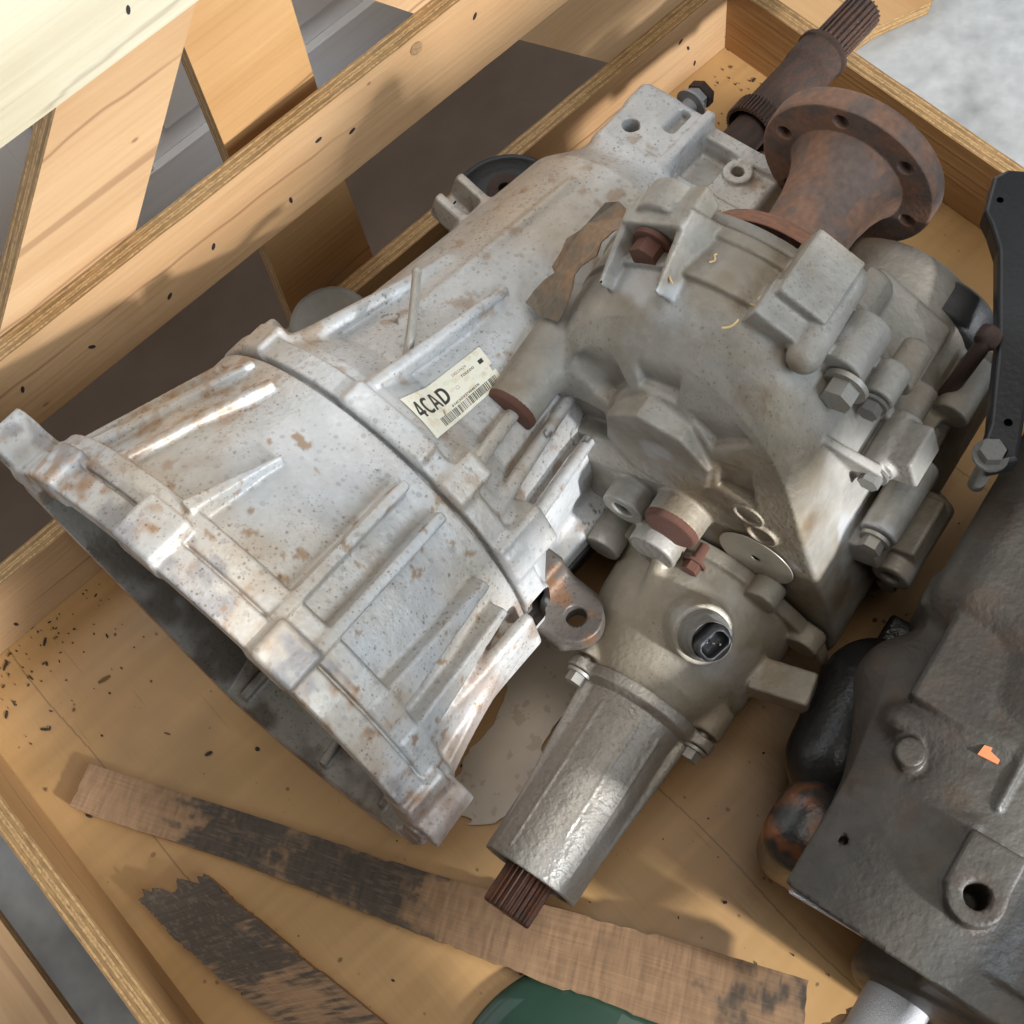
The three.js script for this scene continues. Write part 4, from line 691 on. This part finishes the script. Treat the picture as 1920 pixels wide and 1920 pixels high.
function plank(EA, EB, yA, thick, seed, ragStart, ragEnd, len) {   // EA, EB: the two long edges as points on the given heights, start to end
  const r = rng(seed), n = 110, P = [], U = [], I = [];
  const c1 = new THREE.CatmullRomCurve3(EA), c2 = new THREE.CatmullRomCurve3(EB), rowsT = [], rowsB = [], m = 18;
  const push = (p, u, v) => { P.push(p.x, p.y, p.z); U.push(u, v); return P.length / 3 - 1; };
  const pt = (u, v) => { const a = c1.getPointAt(clamp(u)), b = c2.getPointAt(clamp(u)); return a.lerp(b, v); };
  const T = [], B = [];
  for (let i = 0; i <= n; i++) for (let j = 0; j <= m; j++) {
    let u = i / n, v = j / m; const e = j === 0 || j === m;
    const s0 = ragStart * (0.7 * vn(j * 0.31, seed, 0) + 0.5 * vn(j * 0.93, seed, 4)), s1 = ragEnd * vn(j * 0.7, seed, 9); u = s0 + (1 - s0 - s1) * u;
    if (e) v += (j ? -1 : 1) * 0.022 * (vn(i * 0.9, seed, j) + vn(i * 2.7, seed, j)) * (vn(i * 0.13, seed, j + 3) > 0.62 ? 1.3 : 0.25);
    const p = pt(u, v); const w = 0.0006 * (vn(i * 0.9, j * 2, seed) - 0.5);
    T.push([p.clone().setY(p.y + w), u, v]); B.push([p.clone().setY(p.y - thick), u, v]);
  }
  const at = (i, j) => i * (m + 1) + j, quad = (a, b, c, d) => { I.push(a, b, c, a, c, d); };
  const tI = T.map(([p, u, v]) => push(p, u, v)), bI = B.map(([p, u, v]) => push(p, u, v));
  for (let i = 0; i < n; i++) for (let j = 0; j < m; j++) { quad(tI[at(i, j)], tI[at(i, j + 1)], tI[at(i + 1, j + 1)], tI[at(i + 1, j)]); quad(bI[at(i, j)], bI[at(i + 1, j)], bI[at(i + 1, j + 1)], bI[at(i, j + 1)]); }
  const nTop = I.length;
  const side = (a, b) => { const [p, u, v] = T[a], [q, u2, v2] = T[b], [p2] = B[a], [q2] = B[b]; const k = [push(p, u, 0.02), push(q, u2, 0.02), push(q2, u2, 0.1), push(p2, u, 0.1)]; I.push(k[0], k[1], k[2], k[0], k[2], k[3]); };
  for (let i = 0; i < n; i++) { side(at(i + 1, 0), at(i, 0)); side(at(i, m), at(i + 1, m)); }
  for (let j = 0; j < m; j++) { side(at(0, j), at(0, j + 1)); side(at(n, j + 1), at(n, j)); }
  const g = new THREE.BufferGeometry(); g.setAttribute('position', new THREE.Float32BufferAttribute(P, 3)); g.setAttribute('uv', new THREE.Float32BufferAttribute(U, 2)); g.setIndex(I); g.computeVertexNormals();
  g.addGroup(0, nTop, 0); g.addGroup(nTop, I.length - nTop, 1); return g;
}
const rawSide = new THREE.MeshPhysicalMaterial({ map: rep(plyA, 1, 2), color: new THREE.Color().setRGB(0.9, 0.82, 0.75), roughness: 0.85 });
{
  const A = [[165, 1430, 0.012], [320, 1480, 0.012], [600, 1568, 0.012], [780, 1628, 0.014], [1000, 1690, 0.018], [1200, 1742, 0.026], [1520, 1838, 0.045]], B = [[128, 1512, 0.012], [260, 1560, 0.012], [430, 1612, 0.012], [640, 1696, 0.014], [960, 1822, 0.020], [1180, 1900, 0.030], [1500, 2010, 0.045]];
  const tex = oldTex(401, u => 0.1 + 0.62 * step(0.1, 0.22, u) * (1 - step(0.46, 0.56, u)) + 0.35 * step(0.8, 0.92, u));
  const m = top('wood_strip', plank(A.map(a => onY(...a)), B.map(a => onY(...a)), 0, 0.011, 7, 0.004, 0.004), [new THREE.MeshPhysicalMaterial({ map: tex, bumpMap: tex, bumpScale: 0.0012, roughness: 0.85 }), rawSide]);
  tag(m, 'long weathered wood strip running under the splined tube shaft', 'wood strip');
  const A2 = [[365, 1622, 0.02], [470, 1712, 0.02], [590, 1812, 0.02], [780, 1965, 0.02]], B2 = [[240, 1668, 0.02], [330, 1765, 0.02], [430, 1850, 0.02], [600, 1985, 0.02]];
  const tex2 = oldTex(433, (u, v) => 0.82 - 0.5 * step(0.5, 0.66, u));
  const m2 = top('wood_strip', plank(A2.map(a => onY(...a)), B2.map(a => onY(...a)), 0, 0.0195, 13, 0.09, 0.004), [new THREE.MeshPhysicalMaterial({ map: tex2, bumpMap: tex2, bumpScale: 0.0012, roughness: 0.85 }), rawSide]);
  tag(m2, 'short dark wood strip with a splintered broken end', 'wood strip');
  const A3 = [[1600, 1880, 0.11], [1660, 1898, 0.11], [1760, 1940, 0.11]], B3 = [[1520, 1915, 0.11], [1560, 1950, 0.11], [1660, 2000, 0.11]];
  const tex3 = oldTex(467, () => 0.05);
  const m3 = top('wood_strip', plank(A3.map(a => onY(...a)), B3.map(a => onY(...a)), 0, 0.012, 17, 0.12, 0.01), [new THREE.MeshPhysicalMaterial({ map: tex3, color: new THREE.Color().setRGB(1.6, 1.6, 1.6), roughness: 0.85 }), rawSide]);
  tag(m3, 'pale split wood strip by the bare steel shaft', 'wood strip');
}
{
  const c = onY(1115, 2100, 0.01), m = top('green_basin', lathe([...Array.from({ length: 30 }, (_, i) => [0.12 * Math.sin(i / 29 * Math.PI / 2), 0.006 + 0.017 * Math.cos(i / 29 * Math.PI / 2)]), [0.12, 0], [0, 0]], 128).rotateX(-Math.PI / 2), new THREE.MeshPhysicalMaterial({ color: new THREE.Color().setRGB(0.008, 0.042, 0.024), map: T4(greyMap), roughness: 0.42, clearcoat: 0.3 }));
  m.position.set(c.x, 0.0005, c.z); tag(m, 'dark green round basin upside down under the long slat', 'basin');
}
// odds and ends in the dark between the big gearbox and the slatted side
{
  const c = onY(612, 590, 0.14), m = top('round_canister', lathe([[0, 0.135], [0.028, 0.135], [0.036, 0.13], [0.040, 0.12], [0.040, 0], [0, 0]], 48).rotateX(-Math.PI / 2), new THREE.MeshPhysicalMaterial({ color: new THREE.Color().setRGB(0.2, 0.185, 0.155), map: T4(aluMap), roughness: 0.6, metalness: 0.3 }));
  m.position.set(c.x, 0.0005, c.z); tag(m, 'grimy grey round canister wedged between bell and slatted side', 'canister');
  const p = thing('pulley', 'black round pulley lying in the dark by the lower board', 'pulley'); const q = onY(950, 372, 0.11); p.position.set(q.x, 0.0005, q.z); p.scale.set(1, 2.1, 1);
  part('rim', lathe([[0.018, 0.045], [0.045, 0.045], [0.05, 0.05], [0.055, 0.05], [0.055, 0.03], [0.048, 0.025], [0.055, 0.02], [0.055, 0], [0.018, 0], [0.018, 0.045]], 60).rotateX(-Math.PI / 2), blackMat, p);
  part('hub', lathe([[0.006, 0.06], [0.017, 0.06], [0.0175, 0.058], [0.0175, 0.0], [0.006, 0], [0.006, 0.06]], 32).rotateX(-Math.PI / 2), rustDark, p);
  const e = onY(833, 476, 0.03), r = top('green_ring', new THREE.TorusGeometry(0.022, 0.0018, 10, 48), new THREE.MeshPhysicalMaterial({ color: new THREE.Color().setRGB(0.14, 0.28, 0.17), roughness: 0.5 })); r.rotation.x = Math.PI / 2 - 0.2; r.position.copy(e).setY(0.0075); tag(r, 'thin pale green rubber ring on the crate base by the slats', 'ring');
}
// orange paint chip and straw bits
{
  const f = (name, pts, y, t, mat, label, cat, group) => { const q = pts.map(([a, b]) => onY(a, b, y)), sh = new THREE.Shape(q.map(p => new THREE.Vector2(p.x, -p.z))); const g = new THREE.ExtrudeGeometry(sh, { depth: t, bevelEnabled: false }); g.rotateX(-Math.PI / 2); g.translate(0, y, 0); return tag(top(name, g, mat), label, cat, group); };
  f('paint_chip', [[1832, 1415], [1845, 1398], [1860, 1403], [1857, 1410], [1874, 1426], [1870, 1434]], 0.2508, 0.0016, new THREE.MeshPhysicalMaterial({ color: new THREE.Color().setRGB(0.62, 0.19, 0.07), roughness: 0.6 }), 'small orange paint chip lying on the dark gearbox', 'chip');
}
// sawdust, grit and flakes scattered over the base
{
  const r = rng(99), g = new THREE.IcosahedronGeometry(1, 0), m = new THREE.InstancedMesh(g, new THREE.MeshPhysicalMaterial({ color: 0xffffff, roughness: 0.9 }), 520), o = new THREE.Object3D(), c = new THREE.Color();
  for (let i = 0; i < 520; i++) {
    const corner = i < 130, edge = i >= 130 && i < 220; o.position.set(corner ? 0.02 + 0.2 * r() ** 1.5 : edge ? 0.006 + 0.09 * r() ** 2 : r() * (CW - 0.02) + 0.01, 0.001, corner ? 0.01 + 0.13 * r() : edge ? 0.86 + 0.15 * r() : r() * (CL - 0.02) + 0.01);
    const s = 0.0005 + (edge ? 0.0012 : 0.0020) * r() ** 3; o.scale.set(s * (1 + 3 * r() ** 2), 0.0008, s); o.rotation.y = r() * 6.3; o.updateMatrix(); m.setMatrixAt(i, o.matrix);
    const d = r(); m.setColorAt(i, d < 0.75 ? c.setRGB(0.03, 0.02, 0.012) : c.setRGB(0.14, 0.07, 0.03));
  }
  m.name = 'floor_grit'; m.userData = { kind: 'stuff', label: 'dark grit and bark flakes scattered over the crate base', category: 'grit' }; shade(m); scene.add(m);
}
// boards outside the crate
{
  const b = thing('plywood_offcut', 'plywood board lying on the concrete outside the near end of the crate', 'board');
  const q = [[-120, 1560], [150, 1930], [60, 2080], [-260, 1700]].map(([a, c]) => onY(a, c, 0.0)); const sh = new THREE.Shape(q.map(p => new THREE.Vector2(p.x, -p.z))); const g = new THREE.ExtrudeGeometry(sh, { depth: TH, bevelEnabled: false }); g.rotateX(-Math.PI / 2);
  part('sheet', g, [ply1, plyEdge], b).position.y = -TH;
  const b2 = thing('plywood_offcut', 'plywood sheet on the concrete beyond the end board by the corner', 'board');
  const q2 = [[1440, -60], [1770, -60], [1745, 5], [1640, 52], [1560, 110], [1480, 120]].map(([a, c]) => onY(a, c, GROUND + 0.02)); const g2 = new THREE.ExtrudeGeometry(new THREE.Shape(q2.map(p => new THREE.Vector2(p.x, -p.z))), { depth: TH, bevelEnabled: false }); g2.rotateX(-Math.PI / 2);
  part('sheet', g2, [ply2, plyEdge], b2).position.y = GROUND + 0.002;
}


// pale glossy blotch on the base between the bell and the tube
{
  const pts = [[985, 1190], [1090, 1210], [1120, 1260], [1060, 1350], [1000, 1450], [930, 1540], [880, 1545], [850, 1510], [862, 1450], [900, 1380], [950, 1280]].map(([a, b]) => onY(a, b, 0)), c = new THREE.CatmullRomCurve3(pts, true), sh = new THREE.Shape();
  for (let i = 0; i < 160; i++) { const p = c.getPoint(i / 160), k = 0.014 * (vn(i * 0.12, 3, 1) - 0.5) + 0.0025 * (vn(i * 0.5, 5, 1) - 0.5); i ? sh.lineTo(p.x + k, -p.z + k) : sh.moveTo(p.x + k, -p.z + k); }
  const g = new THREE.ShapeGeometry(sh, 4); g.rotateX(-Math.PI / 2); g.translate(0, 0.004, 0);
  const t = dataTex(512, 512, (u, v) => { const k = 0.8 + 0.5 * (tf(u, v, 5, 5, 601, 5) - 0.5), s = step(0.66, 0.74, tf(u, v, 30, 30, 607, 3)); return [0.62 * k * (1 - 0.2 * s), 0.53 * k * (1 - 0.25 * s), 0.42 * k * (1 - 0.3 * s)]; });
  const m = top('pale_blotch', g, new THREE.MeshPhysicalMaterial({ map: rep(t, 4, 4), roughness: 0.4, clearcoat: 0.4, clearcoatRoughness: 0.3 })); tag(m, 'pale glossy blotch on the crate base between bell and tube', 'blotch');
}
// curled wood shavings that fell on the transfer gearbox
{
  const mat = new THREE.MeshPhysicalMaterial({ color: new THREE.Color().setRGB(0.62, 0.42, 0.18), roughness: 0.7 }), r = rng(31);
  for (const [x, y, z, s] of [[-0.03, 0.1135, 0.207, 1], [0.022, 0.1105, 0.222, 0.9], [0.028, 0.113, 0.198, 0.7], [-0.012, 0.1155, 0.185, 0.6]]) {
    const pts = Array.from({ length: 5 }, (_, i) => new THREE.Vector3((i - 2) * 0.0035 * s, 0.001 * Math.sin(i * 1.7), 0.002 * s * Math.sin(i * 1.3 + r() * 3)));
    const m = top('wood_shaving', new THREE.TubeGeometry(new THREE.CatmullRomCurve3(pts), 14, 0.0007, 6), mat); const p = transfer.localToWorld(new THREE.Vector3(x, Math.sqrt(Math.max(0, 0.1165 ** 2 - x * x)) + 0.001, z)); m.position.copy(p); m.rotation.y = r() * 6;
    tag(m, 'tiny yellow wood shaving lying on the dome of the transfer gearbox', 'shaving', 'wood shavings on the transfer gearbox');
  }
}
renderer.render(scene, camera);
